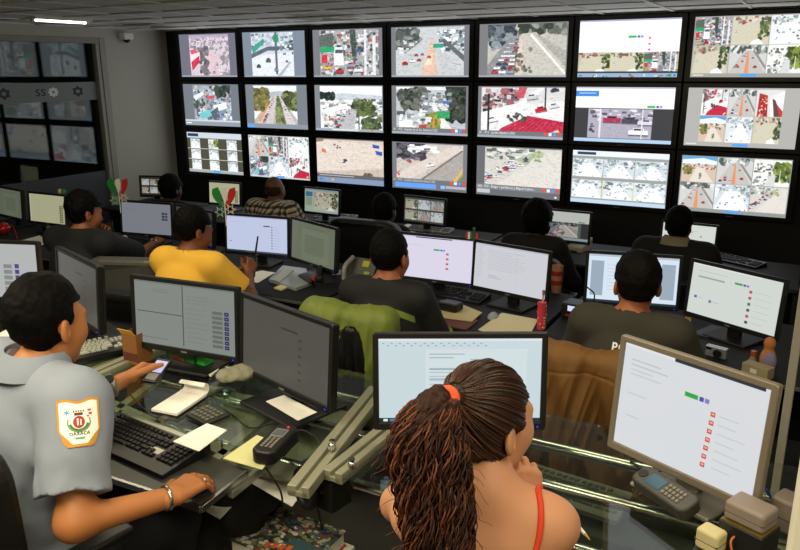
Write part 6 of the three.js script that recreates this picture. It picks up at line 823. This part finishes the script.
{
  const c = seat('cardboard_cup', 'brown cardboard box standing beside the split-page monitor', 'box', 139, 361, near, [160, 366]); part('box_wall', [bx(-0.04, 0.04, 0, 0.13, -0.04, -0.037), bx(-0.04, 0.04, 0, 0.13, 0.037, 0.04), bx(-0.04, -0.037, 0, 0.13, -0.037, 0.037), bx(0.037, 0.04, 0, 0.13, -0.037, 0.037), bx(-0.04, 0.04, 0, 0.003, -0.04, 0.04)], cardboard, c); part('print_band', bx(-0.0405, 0.0405, 0.015, 0.05, 0.04, 0.0412), mat(0x5e2a1a, 0.8), c, 'dark red printed band'); part('flap', place(bx(-0.04, 0.04, 0, 0.03, -0.001, 0.001), 0, 0.128, 0.04, 0, 0.6), mat(0xd8a44a, 0.8), c);
}
{ const c = seat('number_pad', 'flat dark number pad with grey keys beside the notepad', 'keypad', 208, 417, near, [224, 425]); part('base', bx(-0.06, 0.06, 0, 0.012, -0.05, 0.05, 0.004), M.plastic, c); part('keypad', Array.from({ length: 20 }, (_, i) => bx(-0.05 + (i % 5) * 0.02, -0.035 + (i % 5) * 0.02, 0.011, 0.017, -0.038 + Math.floor(i / 5) * 0.02, -0.024 + Math.floor(i / 5) * 0.02, 0.002)), mat(0x5c5d50, 0.5), c).userData.kind = 'stuff'; }
// under the near desk: perforated steel unit, dark bag, books
{
  const c = seat('steel_case', 'perforated steel equipment case under the glass desk', 'case', 262, 505, 0.6, [300, 520]); part('body', bx(-0.2, 0.2, -0.18, 0.34, -0.2, 0.1, 0.004), mat(0x8b8d80, 0.5, { metalness: 0.3 }), c); part('front_panel', bx(-0.2, 0.2, -0.18, 0.34, 0.1, 0.108, 0.002), mat(0x1c1d1c, 0.5), c); const h = []; for (let i = 0; i < 2; i++) for (let r = 0; r < 3; r++) for (let q = 0; q < 5; q++) h.push(place(new THREE.CylinderGeometry(0.006, 0.006, 0.004, 10), -0.15 + i * 0.2 + q * 0.018 + (r % 2) * 0.009, 0.29 - r * 0.018, 0.109, 0, Math.PI / 2)); part('vent_holes', h, mat(0xd8d8cc, 0.5), c, 'pale round vent holes'); c.position.y = D2R + 0.18;
}
{
  const o = atY(228, 520, 0.8); const f = blend([ell(V(0, 0.0, 0), V(0.13, 0.16, 0.1)), ell(V(0.08, 0.1, -0.08), V(0.1, 0.09, 0.08)), ell(V(-0.05, -0.1, 0.05), V(0.14, 0.12, 0.12))], 0.06), fn = (x, y, z) => f(x, y, z) - 0.02 * noise.noise(x * 12, y * 12, z * 12); const b = solo('cloth_bag', netMesh(fn, grow(f.box, 0.05), 0.012), mat(0x0b0b0c, 0.8), 'black cloth bag hanging beside the books under desk', 'bag', o);
}
{
  const cover = canvasTex(256, 256, (g, W, H) => { g.fillStyle = '#4c5246'; g.fillRect(0, 0, W, H); seed = 55; blobs(g, 420, 0, 256, 0, 256, 11, ['#7a8a5a', '#2e3630', '#b0a890', '#8a4a3a', '#4a6a8a', '#d8d4c4', '#3a3a3c']); g.fillStyle = '#3f5a62'; g.fillRect(150, 130, 106, 126); g.fillStyle = '#e0622e'; g.fillRect(216, 160, 40, 96); for (let k = 0; k < 4; k++) g.fillRect(100 + k * 20, 196 - k * 8, 14, 30); });
  const b = seat('picture_book', 'thick picture book with colourful cover under the desk', 'book', 288, 536, 0.8, [330, 552]); part('pages', bx(-0.15, 0.15, -0.05, 0, -0.11, 0.11, 0.004), paperW, b); const g = boxUV(bx(-0.155, 0.155, 0, 0.004, -0.115, 0.115), 1); const uv = g.attributes.uv, p = g.attributes.position; for (let i = 0; i < p.count; i++) uv.setXY(i, (p.getX(i) + 0.155) / 0.31, 1 - (p.getZ(i) + 0.115) / 0.23); part('cover', g, mat(0xffffff, 0.4, { map: cover }), b, 'colourful printed cover'); part('back_cover', bx(-0.155, 0.155, -0.054, -0.05, -0.115, 0.115), mat(0xc8512c, 0.5), b);
  const c = thing('book_stack', 'white storage box carrying the picture book', 'box', b.position.clone().add(V(0, -0.055, 0)), b.rotation.y); part('box', bx(-0.17, 0.17, -(b.position.y - 0.055 - D2R), 0, -0.13, 0.13, 0.006), M.white, c); c.name = numbered('storage_box'); part('rim', bx(-0.175, 0.175, -0.03, -0.004, -0.135, 0.135, 0.004), M.paper, c);
}
// steel clamps and loops where the two near desks meet
{
  const c = seat('clamp_bracket', 'black round cable bracket at the end of the aluminium beams', 'bracket', 306, 500, 1.02, -20); const g = new THREE.TorusGeometry(0.05, 0.012, 10, 28); g.scale(1, 1.2, 1); part('loop', g.translate(0, 0.04, 0), M.darkPlastic, c); part('block', bx(-0.035, 0.035, 0.02, 0.12, -0.05, -0.01, 0.008), M.darkPlastic, c);
  const d = seat('end_block', 'dark square block capping the second aluminium beam', 'bracket', 330, 487, 1.06, -10); part('block', bx(-0.045, 0.045, -0.06, 0.045, -0.05, 0.04, 0.006), mat(0x15160f, 0.5), d); part('screw', cyl([0, 0.0, 0.04], [0, 0, 0.046], 0.008), M.steel, d);
}
cable('black_cable', 'black cable drooping from the handset over the glass desk', [atY(292, 436, 1.18), atY(300, 430, 1.2), atY(318, 440, 1.17), atY(322, 462, 1.12), atY(316, 490, 1.0), atY(322, 530, 0.8)], 0.003);
cable('black_cable', 'black cable looping below the handset beside steel case', [atY(266, 468, 1.13), atY(280, 490, 1.06), atY(284, 520, 0.9), atY(300, 535, 0.75)], 0.003);
cable('black_cable', 'thin cable under the dim monitor and acrylic stand', [atY(200, 396, 1.13), atY(228, 412, 1.11), atY(252, 428, 1.11), atY(274, 424, 1.13), atY(290, 432, 1.11)], 0.003);
cable('black_cable', 'thin dark cable beneath the notepad through the glass', [atY(130, 395, 1.1), atY(160, 420, 1.08), atY(215, 430, 1.08), atY(222, 446, 1.06), atY(212, 470, 0.95)], 0.003);
cable('black_cable', 'black cable arching in front of the silver-framed monitor', [atY(655, 484, 1.16), atY(661, 470, 1.19), atY(672, 467, 1.2), atY(682, 476, 1.18), atY(690, 500, 1.13)], 0.0035);
cable('orange_cable', 'orange cable curling in front of the black power box', [atY(733, 556, 1.16), atY(731, 541, 1.19), atY(738, 535, 1.2), atY(748, 540, 1.18), atY(752, 560, 1.14)], 0.003, mat(0xc86a3a, 0.5));
cable('blue_cable', 'blue cable behind the grey plug blocks', [atY(752, 506, 1.19), atY(758, 494, 1.22), atY(766, 490, 1.22), atY(772, 500, 1.18)], 0.004, mat(0x2c5ac0, 0.4));
// radio handset, plug blocks, pen, keyboard and jacket sleeve on the right
{
  const a = atY(641, 489, near + 0.01), b = atY(691, 524, near + 0.01), c = thing('radio_handset', 'grey radio handset with blue screen leaning below the silver monitor', 'phone', lerp(a, b, 0.5)); c.rotation.set(0, Math.atan2(-(b.z - a.z), b.x - a.x), 0); const L = a.distanceTo(b);
  const g = extr(rrect(L, 0.058, 0.018), 0.026, 0.006, 3, 8); g.rotateX(-Math.PI / 2 + 0.35); part('case', g.translate(0, 0.03, 0), mat(0x3c3a33, 0.45), c); const tilt = q => { q.rotateX(0.35); return q.translate(0, 0.03, 0); };
  part('screen', tilt(bx(-L * 0.3, -L * 0.02, 0.031, 0.0335, -0.02, 0.02)), mat(0x1c2a30, 0.15, { emissive: 0x4f8a9c, emissiveIntensity: 0.35 }), c, 'pale blue screen'); part('keys', Array.from({ length: 15 }, (_, i) => tilt(bx(L * 0.03 + Math.floor(i / 3) * 0.0125, L * 0.03 + 0.0095 + Math.floor(i / 3) * 0.0125, 0.031, 0.0355, -0.02 + (i % 3) * 0.0145, -0.009 + (i % 3) * 0.0145, 0.002))), mat(0x7d7768, 0.5), c); part('ear_piece', tilt(cyl([-L * 0.42, 0.03, 0], [-L * 0.42, 0.034, 0], 0.014)), M.darkPlastic, c); part('antenna', tilt(cyl([-L / 2, 0.016, -0.018], [-L / 2 - 0.06, 0.016, -0.018], 0.006, 0.004)), M.darkPlastic, c);
}
function plugBlock(label, px, py, y, w, h, d, m, turn) { const o = seat('power_adapter', label, 'adapter', px, py, y, turn, 'power adapters'); part('housing', bx(-w / 2, w / 2, 0, h, -d / 2, d / 2, 0.01, 3), m, o); part('seam', bx(-w / 2 - 0.0006, w / 2 + 0.0006, h * 0.42, h * 0.46, -d / 2 - 0.0006, d / 2 + 0.0006, 0.002), mat(0x4e4844, 0.6), o); return o; }
const pinkGrey = mat(0x8f8278, 0.5);
{ const o = seat('power_box', 'black square power box carrying a grey plug block', 'box', 746, 549, near, -24); part('housing', bx(-0.055, 0.055, 0, 0.075, -0.045, 0.045, 0.004), M.plastic, o); part('top_plate', bx(-0.052, 0.052, 0.075, 0.078, -0.042, 0.042), mat(0x6a5a28, 0.5), o); const q = plugBlock('grey plug block on the black power box beside silver monitor', 742, 512, near, 0.1, 0.05, 0.075, pinkGrey, -24); q.position.copy(o.position).add(V(0, 0.079, 0)); }
plugBlock('grey plug block beside the white door frame', 792, 530, near, 0.1, 0.09, 0.07, pinkGrey, -24);
plugBlock('cream plug block in front of the black power box', 710, 548, near, 0.06, 0.055, 0.05, mat(0xd6cc98, 0.6), -24);
{ const a = atY(560, 504, 1.19), b = atY(590, 540, 1.19), o = thing('writing_pen', 'red and white pen pointing past the bare shoulder of woman', 'pen', a); const r = p => p.clone().sub(a); part('barrel', cyl([0, 0, 0], r(lerp(a, b, 0.85)), 0.004), M.white, o); part('cap', cyl(r(lerp(a, b, -0.25)), r(lerp(a, b, 0.12)), 0.0055), mat(0xc02a2a, 0.4), o, 'red cap'); part('tip', cyl(r(lerp(a, b, 0.85)), r(b), 0.004, 0.001), mat(0xc8a040, 0.4), o); }
keyboard('pale grey keyboard lying under the glass desk tubes', 572, 497, 0.9, [600, 506], { caseM: mat(0x77776c, 0.6), keyM: mat(0x5a5a52, 0.6), w: 0.36 });
// second silver monitor and the white frame at the edge of the picture
monitor({ x: 3.81, z: 5.32, yaw: -24, w: 0.45, h: 0.36, deck: near, page: 'dim', k: 0.75, label: 'silver-framed dim monitor beside the white door frame', lift: 0.09, bezel: brownBezel, back: M.silver });

// ---------------------------------------------------------------- middle row clutter
{
  const a = GREY.yellow.arms[1], hp = a.handF.at(0.085, 0.0, -0.03), c = thing('two_way_radio', 'black two-way radio with antenna in hand of yellow-shirted man', 'radio', atD(251, 266, 4.66)); c.rotation.y = R(28); c.rotation.x = -0.25;
  part('case', bx(-0.03, 0.03, -0.07, 0.05, -0.018, 0.018, 0.006), M.plastic, c); part('speaker_panel', bx(-0.022, 0.022, -0.03, 0.03, 0.0175, 0.0205, 0.004), mat(0xd8d4c0, 0.5), c, 'pale label panel'); part('antenna', cyl([0.018, 0.05, 0], [0.024, 0.19, 0], 0.007, 0.005), M.darkPlastic, c); part('knob', cyl([-0.012, 0.05, 0], [-0.012, 0.07, 0], 0.007), M.darkPlastic, c);
}
sheet('paper_sheet', 'white paper under the hands of yellow-shirted man', 'paper', [[229, 278], [262, 271], [275, 273], [258, 283]], mid + 0.002, paperW);
sheet('plastic_folder', 'clear bluish plastic folder heap on the dark desk', 'folder', [[269, 282], [283, 268], [306, 271], [312, 285], [296, 291]], mid + 0.002, mat(0x9aa3a8, 0.25), 0.02);
sheet('paper_sheet', 'grey printed paper on the bluish plastic folder', 'paper', [[272, 280], [286, 268], [294, 270], [280, 282]], mid + 0.024, mat(0xc4c8c8, 0.8));
sheet('sticky_note_pad', 'yellowish note pad at the desk edge', 'notepad', [[274, 289], [283, 285], [290, 287], [282, 291]], mid + 0.001, paperY, 0.01);
sheet('dark_booklet', 'black booklet with a red corner before the dim olive monitor', 'booklet', [[298, 276], [310, 272], [322, 277], [310, 284]], mid + 0.026, mat(0x17171a, 0.4), 0.008);
sheet('red_wallet', 'red wallet on the black booklet', 'wallet', [[310, 279], [316, 275], [322, 277], [316, 282]], mid + 0.035, mat(0xb0281e, 0.5), 0.01);
{
  const c = seat('desk_telephone', 'black desk telephone with pale labels behind the green jacket', 'phone', 330, 284, mid, [345, 284]); const s = new THREE.Shape(); s.moveTo(-0.09, 0); s.lineTo(0.09, 0); s.lineTo(0.09, 0.03); s.lineTo(-0.09, 0.075); const g = extr(s, 0.17, 0.004); g.rotateY(-Math.PI / 2); part('base', g.translate(0.085, 0.004, 0), M.plastic, c); part('label_panel', place(bx(0.02, 0.07, 0, 0.003, -0.06, 0.0), 0, 0.062, 0.0, 0, 0.24), M.white, c, 'pale label'); part('label_panel', place(bx(-0.02, 0.01, 0, 0.003, 0.0, 0.05), 0, 0.056, 0.0, 0, 0.24), M.white, c, 'pale label'); part('receiver', [tube([[-0.06, 0.07, -0.09], [-0.06, 0.11, 0], [-0.06, 0.07, 0.09]], 0.016, 20, 10), bx(-0.085, -0.035, 0.05, 0.085, -0.11, -0.06, 0.01), bx(-0.085, -0.035, 0.045, 0.08, 0.06, 0.11, 0.01)], M.darkPlastic, c);
}
{
  const c = seat('desk_telephone', 'grey upright telephone with green notes beside the dark-jacketed man', 'phone', 362, 284, mid, [385, 288]); part('base', place(bx(-0.1, 0.1, 0, 0.02, -0.1, 0.1, 0.004), 0, 0.07, 0, 0, 1.0), M.greyLeather, c); part('stand', bx(-0.09, 0.09, 0, 0.04, -0.08, 0.02, 0.004), M.plastic, c); part('receiver', tube([[-0.07, 0.03, 0.1], [-0.075, 0.12, 0.08], [-0.07, 0.17, -0.01]], 0.016, 16, 10), mat(0x8a8a84, 0.35), c, 'grey receiver'); part('note', place(bx(0.0, 0.05, 0, 0.002, -0.07, -0.03), 0, 0.092, 0.012, 0, 1.0), mat(0xb0b83a, 0.8), c, 'yellow-green note'); part('note', place(bx(0.03, 0.07, 0, 0.002, 0.0, 0.04), 0, 0.092, 0.012, 0, 1.0), mat(0x9aa84a, 0.8), c, 'yellow-green note'); part('message_light', new THREE.SphereGeometry(0.006, 8, 6).translate(0.0, 0.07, 0.1), mat(0x501010, 0.4, { emissive: 0xff2a18, emissiveIntensity: 1.5 }), c, 'red light');
}
sheet('brown_envelope', 'cream envelope on brown folder before the lilac monitor', 'envelope', [[434, 307], [462, 305], [482, 313], [472, 322], [436, 317]], mid + 0.012, beige, 0.004);
sheet('brown_folder', 'brown folder under the cream envelope', 'folder', [[436, 314], [470, 318], [478, 322], [466, 331], [440, 326]], mid + 0.001, mat(0x6a3a1e, 0.6), 0.009);
{ const c = seat('black_pouch', 'black leather pouch lying on the cream envelope', 'pouch', 451, 310, mid + 0.017, [470, 314]); part('pouch', bx(-0.06, 0.06, 0, 0.05, -0.045, 0.045, 0.016, 3), M.leather, c); part('flap', bx(-0.061, 0.061, 0.03, 0.053, 0.0, 0.048, 0.008), M.plastic, c); }
sheet('paper_sheet', 'large cream sheet beside the pink pencil tube', 'paper', [[478, 330], [502, 313], [538, 320], [530, 335], [500, 338]], mid + 0.001, mat(0xe6dcb4, 0.9));
{
  const c = seat('pencil_tube', 'pink patterned pencil tube with a brush on the dark desk', 'pen holder', 541, 329, mid, 0); part('tube', new THREE.CylinderGeometry(0.024, 0.022, 0.15, 20).translate(0, 0.075, 0), mat(0xd23a56, 0.55), c); const dots = []; for (let i = 0; i < 22; i++) { const a = rr(0, 6.28), y = rr(0.012, 0.14); dots.push(new THREE.SphereGeometry(0.0045, 6, 4).translate(Math.cos(a) * 0.0225, y, Math.sin(a) * 0.0225)); } part('dots', dots, mat(0xf0d070, 0.6), c, 'yellow dots').userData.kind = 'stuff'; part('brush_handle', cyl([0, 0.12, 0], [0.004, 0.19, 0], 0.005), mat(0xe0b48a, 0.6), c); part('bristles', cyl([0.004, 0.19, 0], [0.006, 0.215, 0], 0.006, 0.009), mat(0x8a8078, 0.8), c);
  const d = seat('paper_cup', 'tall red and cream patterned cup behind the pale text monitor', 'cup', 556, 292, mid, 0); part('cup', lathe([[0, 0], [0.03, 0], [0.038, 0.17], [0.036, 0.17], [0.028, 0.006], [0, 0.006]], 24), mat(0xc08a6a, 0.7), d); for (const y of [0.05, 0.11]) part('red_band', lathe([[0.03 + y * 0.047, y], [0.0312 + y * 0.047, y], [0.0312 + (y + 0.03) * 0.047, y + 0.03], [0.03 + (y + 0.03) * 0.047, y + 0.03]], 24), mat(0xa82a26, 0.6), d, 'red band');
}
{
  const c = seat('radio_console', 'black radio console with glowing white display', 'radio', 580, 318, mid, [600, 322]); part('body', bx(-0.09, 0.09, 0, 0.09, -0.06, 0.06, 0.008), M.plastic, c); part('display', place(bx(-0.05, 0.05, 0, 0.03, 0, 0.002), 0, 0.05, 0.06), mat(0x202020, 0.3, { emissive: 0xe0e4ff, emissiveIntensity: 0.9 }), c, 'white lit display'); part('knob', cyl([0.0, 0.03, 0.06], [0, 0.03, 0.075], 0.014), mat(0xb0a890, 0.5), c); part('red_button', bx(-0.06, -0.03, 0.02, 0.03, 0.06, 0.064), mat(0xa83018, 0.5), c); part('microphone_neck', tube([[0.07, 0.09, 0], [0.08, 0.16, 0.02], [0.05, 0.2, 0.05]], 0.004, 16, 6), M.darkPlastic, c);
}
{ const c = seat('note_card', 'yellow card standing between two monitors of olive-shirted man', 'card', 687, 327, mid, -6); part('card', place(bx(-0.016, 0.016, 0, 0.055, -0.001, 0.001), 0, 0, 0, 0, -0.12), mat(0xd8c070, 0.8), c); part('foot', bx(-0.018, 0.018, 0, 0.006, -0.012, 0.012), M.darkPlastic, c); }
sheet('paper_sheet', 'white paper under the pale green monitor', 'paper', [[709, 337], [724, 330], [743, 336], [732, 345]], mid + 0.001, paperW, 0.004);
sheet('dark_folder', 'dark blue folder under the pale green monitor', 'folder', [[692, 334], [712, 326], [726, 330], [708, 339]], mid + 0.001, mat(0x2a3040, 0.5), 0.008);
{ const c = seat('pocket_camera', 'small silver camera lying on the dark desk', 'camera', 716, 357, mid, [735, 362]); part('body', bx(-0.05, 0.05, 0, 0.055, -0.015, 0.015, 0.006), mat(0xb4bac4, 0.25, { metalness: 0.6 }), c); part('lens', cyl([0.012, 0.028, 0.015], [0.012, 0.028, 0.03], 0.019), M.plastic, c); part('viewer', bx(-0.045, -0.02, 0.035, 0.048, 0.0145, 0.017), M.blackGloss, c); }
{ const c = seat('glass_jar', 'small glass jar with orange cap beside the beige box', 'jar', 752, 366, mid, 0); part('glass', lathe([[0, 0], [0.018, 0], [0.02, 0.03], [0.012, 0.045], [0.012, 0.05], [0, 0.05]], 18), mat(0x8a8a80, 0.15), c); part('cap', cyl([0, 0.05, 0], [0, 0.075, 0], 0.013), mat(0xb0521e, 0.4), c, 'orange cap'); }
{ const c = seat('beige_box', 'beige cardboard box behind the silver-framed monitor', 'box', 757, 376, mid, [775, 382]); part('box', bx(-0.06, 0.06, 0, 0.055, -0.03, 0.03, 0.003), mat(0xa89c7a, 0.8), c); part('label', bx(-0.02, 0.01, 0.02, 0.04, 0.03, 0.031), M.white, c); }
{
  const o = atY(766, 372, mid); const f = blend([ell(V(0, 0.06, 0), V(0.035, 0.06, 0.03)), ell(V(0.0, 0.14, 0), V(0.026, 0.03, 0.026))], 0.02); const t = thing('soft_toy', 'small orange and lilac soft toy beside the pale green monitor', 'toy', o); part('body', netMesh(f, grow(f.box, 0.02), 0.006), mat(0xc07a4a, 0.9), t); part('bib', ell_geo(0.03, 0.045, 0.02, 0.008, 0.06, 0.02), mat(0x8a7f9c, 0.9), t, 'lilac bib');
}
function ell_geo(a, b, c, x, y, z) { return new THREE.SphereGeometry(1, 16, 12).scale(a, b, c).translate(x, y, z); }
// pinwheels with ribbons in green, white and red
function pinwheel(label, px, py, depth, s) {
  const c = thing('pinwheel', label, 'ornament', atD(px, py, depth), R(25)); part('stick', cyl([0, -0.16 * s, 0], [0, 0.02, 0], 0.004), M.white, c);
  const rib = (x0, x1, lean, m, l) => { const sh = new THREE.Shape(); sh.moveTo(x0 * 0.6, 0); sh.quadraticCurveTo(x0 + lean - 0.03, 0.08 * s, x0 * 1.3 + lean * 0.9, 0.15 * s); sh.lineTo(x1 * 1.3 + lean * 0.9, 0.165 * s); sh.quadraticCurveTo(x1 + lean * 0.8 + 0.03, 0.08 * s, x1 * 0.6, 0); part('ribbon', extr(sh, 0.003), m, c, l); };
  rib(-0.03, 0.0, -0.045, mat(0x128a3c, 0.5), 'green ribbon'); rib(-0.012, 0.012, 0.0, mat(0xf0eee6, 0.5), 'white ribbon'); rib(0.0, 0.03, 0.045, mat(0xc81e22, 0.5), 'red ribbon');
  const star = (x, y, m) => { const sh = new THREE.Shape(); for (let k = 0; k < 12; k++) { const a = k * Math.PI / 6, r = (k % 2 ? 0.022 : 0.05) * s; k ? sh.lineTo(x + Math.cos(a) * r, y + Math.sin(a) * r) : sh.moveTo(x + r, y); } const h = new THREE.Path(); for (let k = 0; k < 12; k++) { const a = k * Math.PI / 6, r = (k % 2 ? 0.014 : 0.036) * s; k ? h.lineTo(x + Math.cos(a) * r, y + Math.sin(a) * r) : h.moveTo(x + r, y); } sh.holes.push(h); part('star', extr(sh, 0.006), m, c, 'star outline'); };
  star(-0.045 * s, -0.035, mat(0x9ac89a, 0.4)); star(0.045 * s, -0.015, mat(0xe6dcc0, 0.4)); return c;
}
pinwheel('green white and red pinwheel on the grey monitor', 119, 196, 5.85, 0.85);
pinwheel('green white and red pinwheel on the bluish list monitor', 225, 207, 5.2, 0.85);
{ const p = atD(472, 234, 4.35), c = thing('flag_clip', 'tiny red white and green flags on the text column monitor', 'ornament', p, R(15)); for (let k = 0; k < 3; k++) part('stripe', bx(-0.035 + k * 0.012, -0.023 + k * 0.012, -0.03, 0.012, 0, 0.003), [mat(0xb82a22, 0.6), mat(0xe8e6dc, 0.6), mat(0x1f7a3a, 0.6)][k], c); part('stem', cyl([0.012, -0.04, 0], [0.012, 0.03, 0], 0.006), mat(0x2a5a30, 0.6), c); part('figure', new THREE.SphereGeometry(0.01, 10, 8).translate(0.012, 0.032, 0), mat(0x3a5a34, 0.6), c); part('stripe', bx(0.022, 0.036, -0.03, 0.008, 0, 0.003), mat(0xc8382c, 0.6), c); }
{ const p = V(-1.87, 1.322, 3.075), c = thing('toy_figures', 'tiny orange and green toy figures on the cream monitor', 'ornament', p); part('figure', ell_geo(0.022, 0.026, 0.02, -0.022, 0, 0), mat(0xe0802a, 0.6), c, 'orange figure'); part('figure', ell_geo(0.022, 0.026, 0.02, 0.024, 0, 0), mat(0x2f9a3c, 0.6), c, 'green figure'); part('figure', ell_geo(0.014, 0.018, 0.014, 0.0, 0.004, 0.012), M.white, c); }
// left end of the middle row
{ const c = seat('red_lantern', 'shiny red round object on the desk by cream monitor', 'ornament', 4, 234, mid, 0); part('ball', ell_geo(0.06, 0.05, 0.06, 0, 0.05, 0), phys(0xb01210, 0.2, { clearcoat: 0.6 }), c); part('base', cyl([0, 0, 0], [0, 0.012, 0], 0.04), M.darkPlastic, c); part('cord', tube([[0.04, 0.07, 0], [0.12, 0.09, 0], [0.24, 0.03, 0.05], [0.32, 0.005, 0.1]], 0.005, 20, 6), mat(0xa01414, 0.5), c, 'red cord'); }
sheet('paper_sheet', 'white folded paper beside the dark-shirted man', 'paper', [[22, 241], [40, 236], [48, 243], [36, 247]], mid + 0.001, paperW, 0.006);
sheet('paper_sheet', 'small white paper before the grey pinwheel monitor', 'paper', [[117, 237], [126, 235], [128, 238], [119, 240]], mid + 0.001, paperW);
sheet('paper_sheet', 'crumpled white slip beside the reaching hand', 'paper', [[116, 244], [124, 241], [128, 246], [120, 250]], mid + 0.001, paperY);
{ const c = seat('desk_organizer', 'dark desk organizer with orange tabs beneath the cream monitor', 'organizer', 56, 232, mid, 4); part('tray', [bx(-0.1, 0.1, 0, 0.05, -0.05, -0.045), bx(-0.1, 0.1, 0, 0.03, 0.045, 0.05), bx(-0.1, -0.095, 0, 0.05, -0.05, 0.05), bx(0.095, 0.1, 0, 0.05, -0.05, 0.05), bx(-0.1, 0.1, 0, 0.004, -0.05, 0.05)], M.plastic, c); part('tab', bx(0.03, 0.08, 0.004, 0.07, -0.02, 0.02, 0.004), mat(0xb07a2a, 0.7), c, 'orange tab'); part('tab', bx(-0.08, -0.01, 0.004, 0.05, 0.0, 0.03, 0.004), mat(0xb0aaa0, 0.7), c); }
{ const c = seat('mobile_phone', 'black mobile phone beside mouth of the dark-shirted man', 'phone', 112, 232, 1.17, 10); c.position.copy(atD(110, 229, 4.86)); part('case', bx(-0.026, 0.026, -0.055, 0.055, -0.006, 0.006, 0.004), M.blackGloss, c); part('screen', bx(-0.022, 0.022, -0.045, 0.045, 0.0055, 0.0066), mat(0x30343a, 0.2), c); }
// front row desk phone and small boxes
{ const c = seat('desk_telephone', 'cream desk telephone beside the street picture monitor', 'phone', 576, 249, far, -10); const s = new THREE.Shape(); s.moveTo(-0.1, 0); s.lineTo(0.1, 0); s.lineTo(0.1, 0.03); s.lineTo(-0.1, 0.09); const g = extr(s, 0.2, 0.004); g.rotateY(-Math.PI / 2); part('base', g.translate(0.1, 0.004, 0), mat(0xb4ab8a, 0.6), c); part('keys', Array.from({ length: 16 }, (_, i) => place(bx(0, 0.022, 0, 0.006, 0, 0.022), -0.02 + (i % 4) * 0.03, 0.068 - Math.floor(i / 4) * 0.009, -0.06 + Math.floor(i / 4) * 0.032, 0, 0.29)), mat(0x5a5242, 0.6), c).userData.kind = 'stuff'; part('red_key', place(bx(0, 0.05, 0, 0.008, 0, 0.02), -0.02, 0.085, -0.08, 0, 0.29), mat(0xb83a2a, 0.6), c); part('receiver', [tube([[-0.07, 0.1, -0.1], [-0.07, 0.13, 0], [-0.07, 0.07, 0.1]], 0.018, 18, 10)], mat(0xa89f80, 0.6), c); }
keyboard('pale keyboard on the front desk beside the map monitor', 336, 218, far, [352, 219], { caseM: mat(0x8a8a84, 0.6), keyM: mat(0x6a6a66, 0.6) });
keyboard('pale keyboard on the front desk under six-tile monitor', 430, 231, far, [452, 233], { caseM: mat(0x8a8a84, 0.6), keyM: mat(0x6a6a66, 0.6) });
keyboard('dark keyboard on the front desk right of bright monitor', 735, 262, far, [757, 267]);
sheet('paper_sheet', 'white paper on the front desk left of six-tile monitor', 'paper', [[398, 228], [408, 224], [424, 228], [412, 234]], far + 0.001, paperW);
renderer.render(scene, camera);
